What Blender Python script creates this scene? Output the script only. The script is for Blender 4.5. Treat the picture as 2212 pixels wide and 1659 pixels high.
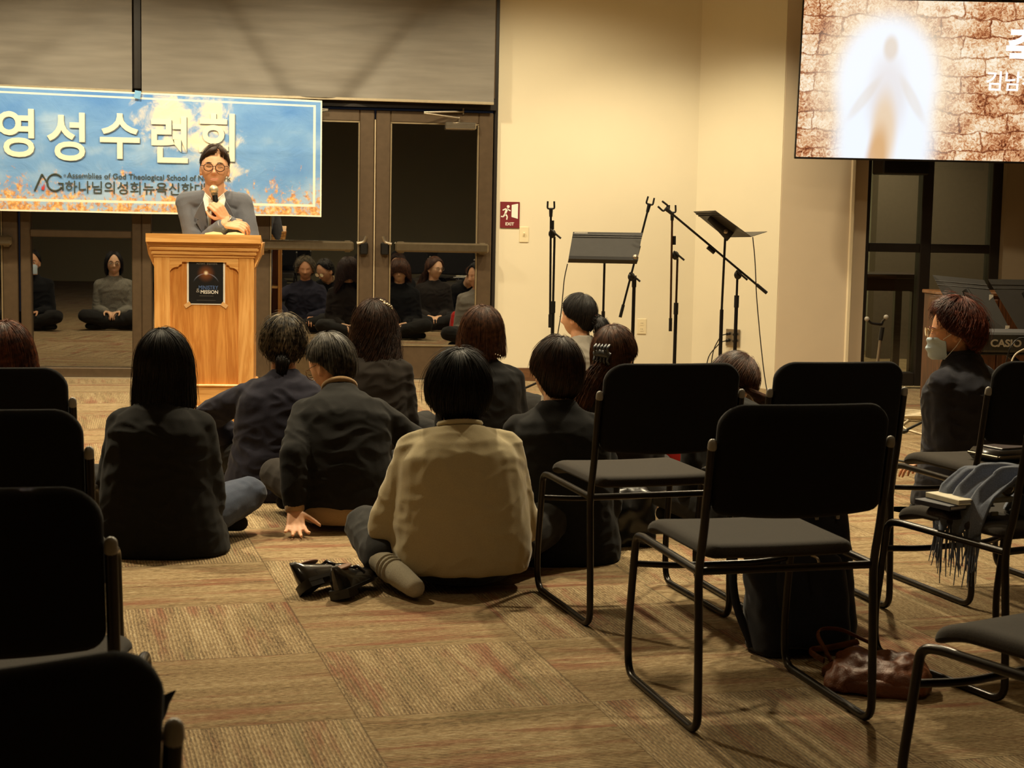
import bpy, math, random
import numpy as np
from mathutils import Vector, Matrix, noise

for _o in list(bpy.data.objects): bpy.data.objects.remove(_o, do_unlink=True)
SC = bpy.context.scene
COL = SC.collection
PI = math.pi
R = math.radians

# ------------------------------------------------------------------ camera
# room frame: X along the glazed wall, Y towards it, Z up; the photographer stands at the origin
CAM_H, F_PX, PITCH, ROLL, YAW = 1.2358, 3450.0, 0.10408, -0.01929, 0.12015
def _axes():
    cp, sp = math.cos(PITCH), math.sin(PITCH)
    f = np.array([0, cp, -sp]); r = np.array([1., 0, 0]); d = np.cross(f, r)
    cr, sr = math.cos(ROLL), math.sin(ROLL)
    r, d = cr*r + sr*d, -sr*r + cr*d
    c, s = math.cos(YAW), math.sin(YAW)
    rz = np.array([[c, s, 0], [-s, c, 0], [0, 0, 1]])
    return rz@r, rz@d, rz@f
AX_R, AX_D, AX_F = _axes()
cd = bpy.data.cameras.new('camera'); cam = bpy.data.objects.new('camera', cd); COL.objects.link(cam)
cd.sensor_fit = 'HORIZONTAL'; cd.sensor_width = 36.0; cd.lens = 36.0*F_PX/2212.0
cd.clip_start = 0.05; cd.clip_end = 100
_m = Matrix.Identity(4)
for i in range(3):
    _m[i][0] = AX_R[i]; _m[i][1] = -AX_D[i]; _m[i][2] = -AX_F[i]
_m[2][3] = CAM_H
cam.matrix_world = _m
cd.dof.use_dof = True; cd.dof.focus_distance = 7.5; cd.dof.aperture_fstop = 13.0
SC.camera = cam
def ray(u, v): return AX_R*((u-1106)/F_PX) + AX_D*((v-829.5)/F_PX) + AX_F
def on_floor(u, v, z=0.0):
    d = ray(u, v); return np.array([0, 0, CAM_H]) + d*(z-CAM_H)/d[2]
def at_y(u, v, y):
    d = ray(u, v); return np.array([0, 0, CAM_H]) + d*y/d[1]

# ------------------------------------------------------------------ world, lights, exposure
W = bpy.data.worlds.new('night'); SC.world = W; W.use_nodes = True
W.node_tree.nodes['Background'].inputs[0].default_value = (0.010, 0.011, 0.016, 1)
W.node_tree.nodes['Background'].inputs[1].default_value = 0.5
WARM = (1.0, 0.84, 0.55)
def spot(name, x, y, z, power, size=120, blend=0.7, tx=0, ty=0, rad=0.07, col=WARM):
    l = bpy.data.lights.new(name, 'SPOT'); l.energy = power; l.color = col
    l.spot_size = R(size); l.spot_blend = blend; l.shadow_soft_size = rad
    o = bpy.data.objects.new(name, l); COL.objects.link(o); o.location = (x, y, z)
    d = Vector((tx, ty, -1.0)); o.rotation_euler = d.to_track_quat('-Z', 'Y').to_euler()
    return o
LZ = 3.13
for x, e, ang in ((-3.3, 140, 150), (-1.7, 150, 150), (-0.1, 150, 150), (1.5, 125, 148), (2.5, 150, 118)):
    spot('stage_spot', x, 10.6, LZ, e, ang, 0.7, 0, 0.10)
for x in (-2.6, -0.7, 1.2, 3.0):
    spot('stage_spot', x, 8.4, LZ, 165, 125, 0.8, 0, 0.10)
for x in (-1.9, 0.3, 2.3):
    spot('stage_spot', x, 7.7, LZ, 190, 92, 0.9, 0, -0.05)  # extra row, added to brighten the carpet and the hair tops
spot('lectern_downlight', -0.3, 6.6, LZ, 260, 70, 0.8, -0.12, 1.25)
for x, y, e in ((-1.5, 7.0, 380), (0.5, 7.0, 380), (2.4, 7.0, 360)):
    spot('house_downlight', x, y, LZ, e, 105, 0.9, 0, -0.75)
for x, y, e in ((-1.2, 3.2, 14), (1.8, 3.2, 16)):
    spot('house_downlight', x, y, LZ, e, 130, 0.8)
spot('stage_spot', 4.9, 9.4, LZ, 60, 125, 0.8, 0.1, 0.15)  # added lamp, brightens the far wall strip at the right
spot('next_room_downlight', 4.6, 13.0, 2.9, 300, 130, 0.8, 0, 0.2, col=(1.0, 0.9, 0.62))
vs = SC.view_settings
SC.display_settings.display_device = 'sRGB'
vs.view_transform = 'Standard'; vs.look = 'None'; vs.gamma = 1.0; vs.use_curve_mapping = False
vs.exposure = 0.0

# ------------------------------------------------------------------ helpers: meshes
class MB:
    def __init__(s): s.v = []; s.f = []
    def add(s, vs_, fs_):
        k = len(s.v); s.v.extend([tuple(map(float, p)) for p in vs_]); s.f.extend([tuple(i+k for i in f) for f in fs_]); return s
    def join(s, o): return s.add(o.v, o.f)
    def xf(s, m):
        s.v = [tuple(m @ Vector(p)) for p in s.v]; return s
    def box(s, x0, x1, y0, y1, z0, z1, b=0.0):
        return s.obox(((x0+x1)/2, (y0+y1)/2, (z0+z1)/2), (abs(x1-x0)/2, abs(y1-y0)/2, abs(z1-z0)/2), None, b)
    def obox(s, c, h, rot=None, b=0.0):
        pts = []; fs = []
        if b <= 0:
            pts = [(sx*h[0], sy*h[1], sz*h[2]) for sx in (-1, 1) for sy in (-1, 1) for sz in (-1, 1)]
            fs = [(0, 1, 3, 2), (4, 6, 7, 5), (0, 4, 5, 1), (2, 3, 7, 6), (0, 2, 6, 4), (1, 5, 7, 3)]
        else:
            b = min(b, *[q*0.98 for q in h]); ix = {}
            for sx in (-1, 1):
                for sy in (-1, 1):
                    for sz in (-1, 1):
                        for ax in range(3):
                            p = [sx*(h[0]-b), sy*(h[1]-b), sz*(h[2]-b)]; sg = (sx, sy, sz); p[ax] = sg[ax]*h[ax]
                            ix[(sx, sy, sz, ax)] = len(pts); pts.append(p)
            for ax in range(3):
                a1, a2 = [q for q in range(3) if q != ax]
                for sg in (-1, 1):
                    q = []
                    for t1, t2 in ((-1, -1), (1, -1), (1, 1), (-1, 1)):
                        k = [0, 0, 0]; k[ax] = sg; k[a1] = t1; k[a2] = t2; q.append(ix[(*k, ax)])
                    fs.append(tuple(q))
                for t1 in (-1, 1):
                    for t2 in (-1, 1):
                        q = []
                        for e, axx in ((-1, a1), (1, a1), (1, a2), (-1, a2)):
                            k = [0, 0, 0]; k[ax] = e; k[a1] = t1; k[a2] = t2; q.append(ix[(*k, axx)])
                        fs.append(tuple(q))
            for sx in (-1, 1):
                for sy in (-1, 1):
                    for sz in (-1, 1): fs.append(tuple(ix[(sx, sy, sz, a)] for a in range(3)))
        out = []
        for p in pts:
            p = Vector(p)
            if rot is not None: p = rot @ p
            out.append(p + Vector(c))
        return s.add(out, fs)
    def loft(s, rings, cap=True, closed=True):
        n = len(rings[0]); vs_ = [p for r in rings for p in r]; fs = []
        for i in range(len(rings)-1):
            for j in range(n if closed else n-1):
                k = (j+1) % n; fs.append((i*n+j, i*n+k, (i+1)*n+k, (i+1)*n+j))
        if cap:
            fs.append(tuple(range(n-1, -1, -1))); m = (len(rings)-1)*n; fs.append(tuple(range(m, m+n)))
        return s.add(vs_, fs)
    def tube(s, pts, r, n=10, cap=True, flat=None):
        pts = [Vector(p) for p in pts]; rr = r if isinstance(r, (list, tuple)) else [r]*len(pts)
        rings = []; up = None
        for i, p in enumerate(pts):
            t = (pts[min(i+1, len(pts)-1)] - pts[max(i-1, 0)])
            if t.length < 1e-9: t = Vector((0, 0, 1))
            t.normalize()
            if up is None:
                up = Vector((0, 0, 1)) if abs(t.z) < 0.9 else Vector((0, 1, 0))
            up = (up - t*up.dot(t))
            if up.length < 1e-6: up = t.orthogonal()
            up.normalize(); sd = t.cross(up)
            fl = flat if flat else 1.0
            rings.append([p + (sd*math.cos(2*PI*k/n)*fl + up*math.sin(2*PI*k/n))*rr[i] for k in range(n)])
        return s.loft(rings, cap)
    def cyl(s, a, b, r0, r1=None, n=16): return s.tube([a, b], [r0, r0 if r1 is None else r1], n)
    def cap(s, a, b, ra, rb, n=14):
        a = Vector(a); b = Vector(b); d = (b-a)
        if d.length < 1e-6: return s.ell(a, (ra, ra, ra))
        t = d.normalized(); pts = []; rad = []
        for q in (-1, -.92, -.7, -.38, 0): pts.append(a + t*ra*q); rad.append(max(ra*math.sqrt(max(0, 1-q*q)), ra*0.05))
        for q in (0, .38, .7, .92, 1): pts.append(b + t*rb*q); rad.append(max(rb*math.sqrt(max(0, 1-q*q)), rb*0.05))
        up = t.orthogonal().normalized(); sd = t.cross(up)
        return s.loft([[p + (sd*math.cos(2*PI*k/n)+up*math.sin(2*PI*k/n))*r for k in range(n)] for p, r in zip(pts, rad)])
    def ell(s, c, r, rot=None, nu=20, nv=12):
        rings = []
        for j in range(nv+1):
            th = max(0.02, min(PI-0.02, PI*j/nv))
            ring = []
            for i in range(nu):
                p = Vector((r[0]*math.sin(th)*math.cos(2*PI*i/nu), r[1]*math.sin(th)*math.sin(2*PI*i/nu), r[2]*math.cos(th)))
                if rot is not None: p = rot @ p
                ring.append(p + Vector(c))
            rings.append(ring)
        return s.loft(rings)
    def prism(s, poly, fn, d):
        n = len(poly); vs_ = [fn(x, y, 0) for x, y in poly] + [fn(x, y, d) for x, y in poly]
        fs = [tuple(range(n-1, -1, -1)), tuple(range(n, 2*n))] + [(i, (i+1) % n, n+(i+1) % n, n+i) for i in range(n)]
        return s.add(vs_, fs)
    def mesh(s, name):
        me = bpy.data.meshes.new(name); me.from_pydata(s.v, [], s.f); me.validate(); 
        import bmesh
        bm = bmesh.new(); bm.from_mesh(me); bmesh.ops.recalc_face_normals(bm, faces=bm.faces); bm.to_mesh(me); bm.free()
        return me
    def build(s, name, mat, parent=None, smooth=40, loc=None):
        return put(name, s.mesh(name), mat, parent, smooth, loc)

def put(name, me, mat, parent=None, smooth=40, loc=None):
    o = bpy.data.objects.new(name, me); COL.objects.link(o)
    me.materials.clear(); me.materials.append(mat)
    if smooth:
        for p in me.polygons: p.use_smooth = True
        if smooth < 180: me.set_sharp_from_angle(angle=R(smooth))
    if loc is not None: o.location = loc
    if parent is not None: o.parent = parent
    return o
def tag(o, label=None, cat=None, group=None, kind=None):
    if label: o['label'] = label
    if cat: o['category'] = cat
    if group: o['group'] = group
    if kind: o['kind'] = kind
    return o
def struct(o, label=None, cat=None):
    return tag(o, label, cat, kind='structure')
def empty(name, loc=(0, 0, 0), rz=0.0):
    o = bpy.data.objects.new(name, None); COL.objects.link(o); o.location = loc; o.rotation_euler = (0, 0, rz)
    o.empty_display_size = 0.1; return o
def copy_tree(o, parent=None):
    c = o.copy(); COL.objects.link(c)
    if parent is not None: c.parent = parent
    for ch in o.children: copy_tree(ch, c)
    return c
def remesh(mb, name, voxel, it=4, fac=0.5, sub=False):
    me = mb.mesh(name); o = bpy.data.objects.new('tmp', me); COL.objects.link(o)
    m = o.modifiers.new('r', 'REMESH'); m.mode = 'VOXEL'; m.voxel_size = voxel; m.adaptivity = 0
    if it:
        m = o.modifiers.new('s', 'SMOOTH'); m.factor = fac; m.iterations = it
    dg = bpy.context.evaluated_depsgraph_get(); dg.update()
    out = bpy.data.meshes.new_from_object(o.evaluated_get(dg)); out.name = name
    bpy.data.objects.remove(o, do_unlink=True); bpy.data.meshes.remove(me)
    return out
def disp(me, fn):
    n = len(me.vertices); co = np.empty(n*3); me.vertices.foreach_get('co', co); no = np.empty(n*3); me.vertices.foreach_get('normal', no)
    co = co.reshape(-1, 3); no = no.reshape(-1, 3)
    co = co + no*fn(co, no)[:, None]
    me.vertices.foreach_set('co', co.ravel()); me.update(); return me
def vnoise(co, f, seed=0, aniso=(1, 1, 1)):
    out = np.empty(len(co)); a = Vector(aniso)*f; off = Vector((seed*3.1, seed*1.7, seed*5.3))
    for i, p in enumerate(co): out[i] = noise.noise(Vector((p[0]*a.x, p[1]*a.y, p[2]*a.z))+off)
    return out
def fillet(pts, r, n=6):
    pts = [Vector(p) for p in pts]; out = [pts[0]]
    for i in range(1, len(pts)-1):
        a, b, c = pts[i-1], pts[i], pts[i+1]; d1 = (a-b).normalized(); d2 = (c-b).normalized()
        rr = min(r[i-1] if isinstance(r, (list, tuple)) else r, (a-b).length*0.49, (c-b).length*0.49)
        p, q = b+d1*rr, b+d2*rr
        for k in range(n+1):
            t = k/n; out.append(p*(1-t)**2 + b*2*t*(1-t) + q*t*t)
    out.append(pts[-1]); return out
def rrect(w, h, r, n=6):
    out = []
    for cx, cy, a0 in ((w-r, h-r, 0), (-w+r, h-r, 90), (-w+r, -h+r, 180), (w-r, -h+r, 270)):
        for k in range(n+1):
            a = R(a0+90*k/n); out.append((cx+r*math.cos(a), cy+r*math.sin(a)))
    return out

# ------------------------------------------------------------------ helpers: materials
def lin(c):
    f = lambda u: u/12.92 if u <= 0.04045 else ((u+0.055)/1.055)**2.4
    return tuple(f(x/255.0) for x in c) + (1.0,)
class NT:
    def __init__(s, name):
        s.m = bpy.data.materials.new(name); s.m.use_nodes = True; s.t = s.m.node_tree; s.t.nodes.clear()
        s.out = s.n('ShaderNodeOutputMaterial')
    def n(s, k, **kw):
        x = s.t.nodes.new(k)
        for a, b in kw.items(): setattr(x, a, b)
        return x
    def l(s, a, b): s.t.links.new(a, b)
    def _in(s, sock, v):
        if v is None: return
        if isinstance(v, bpy.types.NodeSocket): s.l(v, sock)
        else: sock.default_value = v
    def obj(s): return s.n('ShaderNodeTexCoord').outputs['Object']
    def mapping(s, v, loc=(0, 0, 0), rot=(0, 0, 0), sc=(1, 1, 1)):
        m = s.n('ShaderNodeMapping'); s.l(v, m.inputs[0]); m.inputs[1].default_value = loc; m.inputs[2].default_value = rot; m.inputs[3].default_value = sc
        return m.outputs[0]
    def sep(s, v): x = s.n('ShaderNodeSeparateXYZ'); s.l(v, x.inputs[0]); return x.outputs
    def comb(s, x, y, z):
        c = s.n('ShaderNodeCombineXYZ')
        for i, q in enumerate((x, y, z)): s._in(c.inputs[i], q)
        return c.outputs[0]
    def math(s, op, a, b=None, c=None, clamp=False):
        m = s.n('ShaderNodeMath', operation=op, use_clamp=clamp)
        for i, q in enumerate((a, b, c)):
            if q is not None: s._in(m.inputs[i], q)
        return m.outputs[0]
    def noise(s, v, sc=5, det=3, ro=0.5, dist=0.0, col=False):
        x = s.n('ShaderNodeTexNoise'); s.l(v, x.inputs['Vector']); x.inputs['Scale'].default_value = sc; x.inputs['Detail'].default_value = det
        x.inputs['Roughness'].default_value = ro; x.inputs['Distortion'].default_value = dist
        return x.outputs['Color' if col else 'Fac']
    def ramp(s, f, stops, interp='LINEAR'):
        r = s.n('ShaderNodeValToRGB'); r.color_ramp.interpolation = interp; s.l(f, r.inputs[0]); e = r.color_ramp.elements
        while len(e) < len(stops): e.new(0.5)
        for el, (p, c) in zip(e, stops): el.position = p; el.color = c if len(c) == 4 else (*c, 1)
        return r.outputs[0]
    def mapr(s, v, a, b, c=0.0, d=1.0, smooth=True):
        m = s.n('ShaderNodeMapRange', interpolation_type='SMOOTHSTEP' if smooth else 'LINEAR'); m.clamp = True
        s._in(m.inputs[0], v)
        for i, q in enumerate((a, b, c, d)): m.inputs[i+1].default_value = q
        return m.outputs[0]
    def mix(s, f, a, b, mode='MIX'):
        m = s.n('ShaderNodeMix', data_type='RGBA', blend_type=mode); s._in(m.inputs[0], f); s._in(m.inputs[6], a); s._in(m.inputs[7], b)
        return m.outputs[2]
    def bump(s, h, st=0.3, d=0.002):
        b = s.n('ShaderNodeBump'); b.inputs['Strength'].default_value = st; b.inputs['Distance'].default_value = d; s.l(h, b.inputs['Height']); return b.outputs[0]
    def bsdf(s, col=None, rough=0.5, metal=0.0, normal=None, spec=0.5, sheen=0.0, coat=0.0, emit=None, es=1.0, sss=0.0):
        b = s.n('ShaderNodeBsdfPrincipled'); s._in(b.inputs['Base Color'], col); s._in(b.inputs['Roughness'], rough); b.inputs['Metallic'].default_value = metal
        b.inputs['Specular IOR Level'].default_value = spec; b.inputs['Sheen Weight'].default_value = sheen; b.inputs['Coat Weight'].default_value = coat
        if sheen: b.inputs['Sheen Roughness'].default_value = 0.4
        if sss: b.inputs['Subsurface Weight'].default_value = sss; b.inputs['Subsurface Scale'].default_value = 0.01
        if normal is not None: s.l(normal, b.inputs['Normal'])
        if emit is not None: s._in(b.inputs['Emission Color'], emit); b.inputs['Emission Strength'].default_value = es
        s.l(b.outputs[0], s.out.inputs[0]); return b
def plain(name, c, rough=0.5, metal=0.0, spec=0.5, var=0.08, sc=30, bump=0.0, coat=0.0):
    t = NT(name); o = t.obj(); nz = t.noise(o, sc, 4); c = lin(c)
    lo = tuple(x*(1-var) for x in c[:3])+(1,); hi = tuple(min(1, x*(1+var)) for x in c[:3])+(1,)
    t.bsdf(t.ramp(nz, [(0.3, lo), (0.7, hi)]), rough, metal, t.bump(nz, bump) if bump else None, spec, coat=coat); return t.m
def fabric(name, c, var=0.25, sc=420, sheen=0.15, bump=0.5, big=0.2, rough=0.92):
    t = NT(name); o = t.obj(); nz = t.noise(o, sc, 2); bg = t.noise(o, 9, 3); c = lin(c)
    lo = tuple(x*(1-var) for x in c[:3])+(1,); hi = tuple(min(1, x*(1+var)) for x in c[:3])+(1,)
    col = t.mix(t.mapr(bg, .3, .7, 0, big), t.ramp(nz, [(0.3, lo), (0.7, hi)]), lo)
    t.bsdf(col, rough, 0, t.bump(nz, bump, 0.0012), 0.25, sheen=sheen); return t.m
def wood(name, c1, c2, axis='Z', sc=1.0, rough=0.35, coat=0.25):
    t = NT(name); o = t.obj()
    s = {'X': (1.2, 14, 14), 'Y': (14, 1.2, 14), 'Z': (14, 14, 1.2)}[axis]
    v = t.mapping(o, sc=tuple(q*sc for q in s)); n1 = t.noise(v, 1.0, 5, 0.55, 0.8)
    g = t.math('SINE', t.math('MULTIPLY', n1, 26.0)); g = t.math('MULTIPLY_ADD', g, 0.5, 0.5)
    v2 = t.mapping(o, sc=tuple(q*sc*9 for q in s)); n2 = t.noise(v2, 1.0, 3)
    f = t.math('ADD', t.math('MULTIPLY', g, 0.45), t.math('MULTIPLY', n2, 0.6))
    t.bsdf(t.ramp(f, [(0.15, lin(c2)), (0.8, lin(c1))]), rough, 0, t.bump(n2, 0.12), 0.45, coat=coat); return t.m
# ------------------------------------------------------------------ materials
def carpet_mat():
    t = NT('carpet_tiles'); o = t.obj(); S = 0.6096
    v = t.mapping(t.n('ShaderNodeTexCoord').outputs['Object'], loc=(0, 0, 0), rot=(0, 0, 0))
    # tile frame: corner at (0.0015, 4.448), turned 0.162 rad to the room
    m = t.n('ShaderNodeMapping', vector_type='TEXTURE'); t.l(v, m.inputs[0]); m.inputs[1].default_value = (-0.0015, 4.4482, 0); m.inputs[2].default_value = (0, 0, 0.1621)
    x, y, z = t.sep(m.outputs[0])
    i = t.math('FLOOR', t.math('DIVIDE', x, S)); j = t.math('FLOOR', t.math('DIVIDE', y, S))
    par = t.math('ABSOLUTE', t.math('MODULO', t.math('ADD', i, j), 2.0)); par = t.math('ROUND', par)
    mx = lambda a, b: t.math('ADD', t.math('MULTIPLY', a, t.math('SUBTRACT', 1.0, par)), t.math('MULTIPLY', b, par))
    ac, al = mx(y, x), mx(x, y)       # across / along the ribs
    seed = t.math('ADD', t.math('MULTIPLY', i, 7.31), t.math('MULTIPLY', j, 3.77))
    rib = t.math('MULTIPLY_ADD', t.math('SINE', t.math('MULTIPLY', ac, 2*PI/0.0105)), 0.5, 0.5)
    fine = t.noise(t.comb(t.math('MULTIPLY', ac, 230.0), t.math('MULTIPLY', al, 50.0), seed), 1.0, 3, 0.65)
    band = t.noise(t.comb(t.math('MULTIPLY', ac, 26.0), t.math('MULTIPLY', al, 1.3), seed), 1.0, 4, 0.6)
    red = t.noise(t.comb(t.math('MULTIPLY', ac, 12.0), t.math('MULTIPLY', al, 1.6), t.math('ADD', seed, 40.0)), 1.0, 4, 0.65)
    f = t.math('ADD', t.math('MULTIPLY', fine, 0.72), t.math('MULTIPLY', band, 0.40))
    col = t.ramp(f, [(0.36, lin((78, 62, 44))), (0.5, lin((150, 126, 90))), (0.62, lin((184, 160, 120))), (0.75, lin((208, 190, 154)))])
    col = t.mix(t.mapr(red, 0.50, 0.68, 0, 0.72), col, t.mix(fine, lin((106, 52, 38)), lin((170, 104, 76))))
    grn = t.noise(t.comb(t.math('MULTIPLY', ac, 40.0), t.math('MULTIPLY', al, 2.0), t.math('ADD', seed, 80.0)), 1.0, 3)
    col = t.mix(t.mapr(grn, 0.55, 0.7, 0, 0.35), col, lin((126, 120, 84)))
    col = t.mix(t.math('MULTIPLY', t.math('SUBTRACT', 1.0, rib), 0.42), col, lin((58, 42, 30)))
    fr = lambda q: t.math('ABSOLUTE', t.math('SUBTRACT', t.math('FRACT', t.math('DIVIDE', q, S)), 0.5))
    edge = t.math('GREATER_THAN', t.math('MAXIMUM', fr(x), fr(y)), 0.4965)
    col = t.mix(t.math('MULTIPLY', edge, 0.45), col, lin((60, 44, 30)))
    hgt = t.math('ADD', t.math('MULTIPLY', rib, 0.7), t.math('MULTIPLY', fine, 0.9))
    t.bsdf(col, 0.95, 0, t.bump(hgt, 0.9, 0.004), 0.15, sheen=0.1); return t.m
CARPET = carpet_mat()
WALL = plain('cream_wall_paint', (232, 222, 196), 0.75, var=0.015, sc=3, bump=0.02)
PILLAR = plain('pillar_paint', (222, 204, 178), 0.7, var=0.02, sc=4, bump=0.02)
FARWALL = plain('far_wall_paint', (158, 142, 118), 0.8, var=0.02, sc=4)
NEXTWALL = plain('next_room_wall', (196, 190, 160), 0.8, var=0.02, sc=3)
CEIL = plain('ceiling_paint', (226, 220, 205), 0.9, var=0.02, sc=5)
BRONZE = plain('bronze_anodised_frame', (92, 76, 58), 0.42, 0.35, var=0.10, sc=24, bump=0.03)
BRONZE_D = plain('dark_frame_metal', (38, 32, 28), 0.45, 0.2, var=0.1, sc=24)
STEEL = plain('brushed_steel', (176, 166, 150), 0.3, 0.9, var=0.06, sc=60)
ALU = plain('aluminium_threshold', (225, 215, 195), 0.35, 0.8, var=0.05, sc=60)
BLACKM = plain('black_powder_coat', (20, 18, 17), 0.38, 0.3, var=0.1, sc=60)
BLACKP = plain('black_plastic', (17, 16, 16), 0.4, var=0.1, sc=60)
GREYP = plain('grey_plastic', (150, 144, 134), 0.4, var=0.05)
CREAMP = plain('ivory_plastic', (236, 222, 186), 0.4, var=0.03)
BASEB = wood('baseboard_vinyl', (112, 78, 52), (86, 58, 40), 'X')
WHITE = plain('white_vinyl', (246, 242, 232), 0.55, var=0.01)
PAPER = plain('white_paper', (240, 236, 226), 0.6, var=0.02)
def glass_mat(name, refl, tint=(0.82, 0.84, 0.84, 1), rough=0.0):
    t = NT(name); tr = t.n('ShaderNodeBsdfTransparent'); tr.inputs[0].default_value = tint
    g = t.n('ShaderNodeBsdfGlossy'); g.inputs['Roughness'].default_value = rough; g.inputs[0].default_value = (1, 1, 1, 1)
    fr = t.n('ShaderNodeFresnel'); fr.inputs[0].default_value = 1.5
    m = t.n('ShaderNodeMixShader'); t.l(t.math('ADD', fr.outputs[0], refl, clamp=True), m.inputs[0]); t.l(tr.outputs[0], m.inputs[1]); t.l(g.outputs[0], m.inputs[2]); t.l(m.outputs[0], t.out.inputs[0]); return t.m
GLASS = glass_mat('tinted_door_glass', 0.26, (0.35, 0.36, 0.36, 1))
GLASS2 = glass_mat('partition_glass', 0.02, (0.8, 0.8, 0.76, 1))

# ------------------------------------------------------------------ the room
YW = 11.98
def slab(name, x0, x1, y0, y1, z0, z1, m, b=0.0, parent=None):
    o = MB().box(x0, x1, y0, y1, z0, z1, b).build(name, m, parent, 30); struct(o) if parent is None else None; return o
slab('floor', -6.2, 7.6, -4.2, 15.2, -0.1, 0, CARPET)
slab('ceiling', -6.2, 7.6, -4.2, 15.2, 3.2, 3.3, CEIL)
slab('wall_left', -6.3, -6.2, -4.2, 12.2, 0, 3.2, NEXTWALL)
slab('wall_rear', -6.2, 7.6, -4.3, -4.2, 0, 3.2, NEXTWALL)
slab('wall_right', 7.6, 7.7, -4.3, 15.2, 0, 3.2, FARWALL)
slab('wall_back', 1.285, 2.84, YW, YW+0.15, 0, 3.2, WALL)
slab('wall_header', -6.2, 1.285, YW-0.02, YW+0.15, 3.02, 3.2, WALL)
# canted wall and the pillar face at its end
b_ = MB(); e0 = Vector((2.832, YW)); e1 = Vector((3.345, 11.48)); nn = Vector((0.69, 0.72)).normalized()*0.14
b_.prism([(e0.x, e0.y), (e1.x, e1.y), (e1.x+nn.x, e1.y+nn.y), (e0.x+nn.x, e0.y+nn.y)], lambda x, y, d: (x, y, d), 3.2)
struct(b_.build('wall_canted', WALL, None, 30))
struct(MB().box(3.345, 3.90, 11.48, 11.62, 0, 3.2, 0.006).build('wall_pillar', PILLAR, None, 30))
struct(MB().box(3.872, 3.908, 11.468, 11.50, 0, 3.2, 0.008).build('trim_1', plain('trim_paint', (240, 224, 192), 0.5, var=0.01), None, 30))
slab('wall_jamb', 3.90, 4.045, 11.6, 11.75, 0, 3.2, PILLAR)
slab('wall_right_end', 5.10, 7.6, 11.55, 11.75, 0, 3.2, FARWALL)
struct(MB().box(1.30, 2.83, YW-0.012, YW, 0, 0.10, 0.003).build('baseboard_back', BASEB, None, 30))
# storefront posts, rails and sidelights
FY0, FY1 = YW-0.06, YW+0.06
def bars(name, lst, m=BRONZE, y0=FY0, y1=FY1, parent=None):
    b = MB()
    for x0, x1, z0, z1 in lst: b.box(x0, x1, y0, y1, z0, z1, 0.006)
    return b.build(name, m, parent, 30)
slab('trim_2', -6.2, 1.285, FY0, FY1, 2.02, 2.10, BRONZE_D)
slab('trim_3', -6.2, 1.285, FY0, FY1, 2.94, 3.02, BRONZE)
slab('trim_4', 1.272, 1.30, YW-0.03, YW+0.06, 0, 3.1, BRONZE_D, 0.004)
struct(MB().box(-1.362, -1.29, YW-0.10, YW+0.06, 2.10, 3.0, 0.006).build('trim_5', BRONZE_D, None, 30))
def window(n, x0, x1, z0, z1, rail=None, m=BRONZE, g=GLASS, y=YW, w=0.05):
    y0, y1 = y-0.06, y+0.06
    lst = [(x0, x0+w, z0, z1), (x1-w, x1, z0, z1), (x0+w, x1-w, z0, z0+w), (x0+w, x1-w, z1-w, z1)]
    if rail: lst.append((x0+w, x1-w, rail[0], rail[1]))
    f = bars('window_%d' % n, lst, m, y0, y1); struct(f)
    MB().box(x0+w*0.6, x1-w*0.6, y-0.004, y+0.004, z0+w*0.6, z1-w*0.6).build('pane', g, f, 0)
    return f
window(1, -2.16, -1.30, 0.01, 2.02, (1.03, 1.082), w=0.07)
window(2, -1.30, -0.50, 0.01, 2.02, (1.03, 1.082), w=0.07)
window(3, -6.2, -4.1, 0.01, 2.02, (1.03, 1.082), w=0.07)
window(4, -6.2, -1.36, 2.10, 2.94, None, w=0.06)
window(5, -1.29, 1.272, 2.10, 2.94, None, w=0.06)
slab('trim_6', -6.2, 1.285, YW-0.09, YW+0.06, 0, 0.012, ALU)
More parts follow.
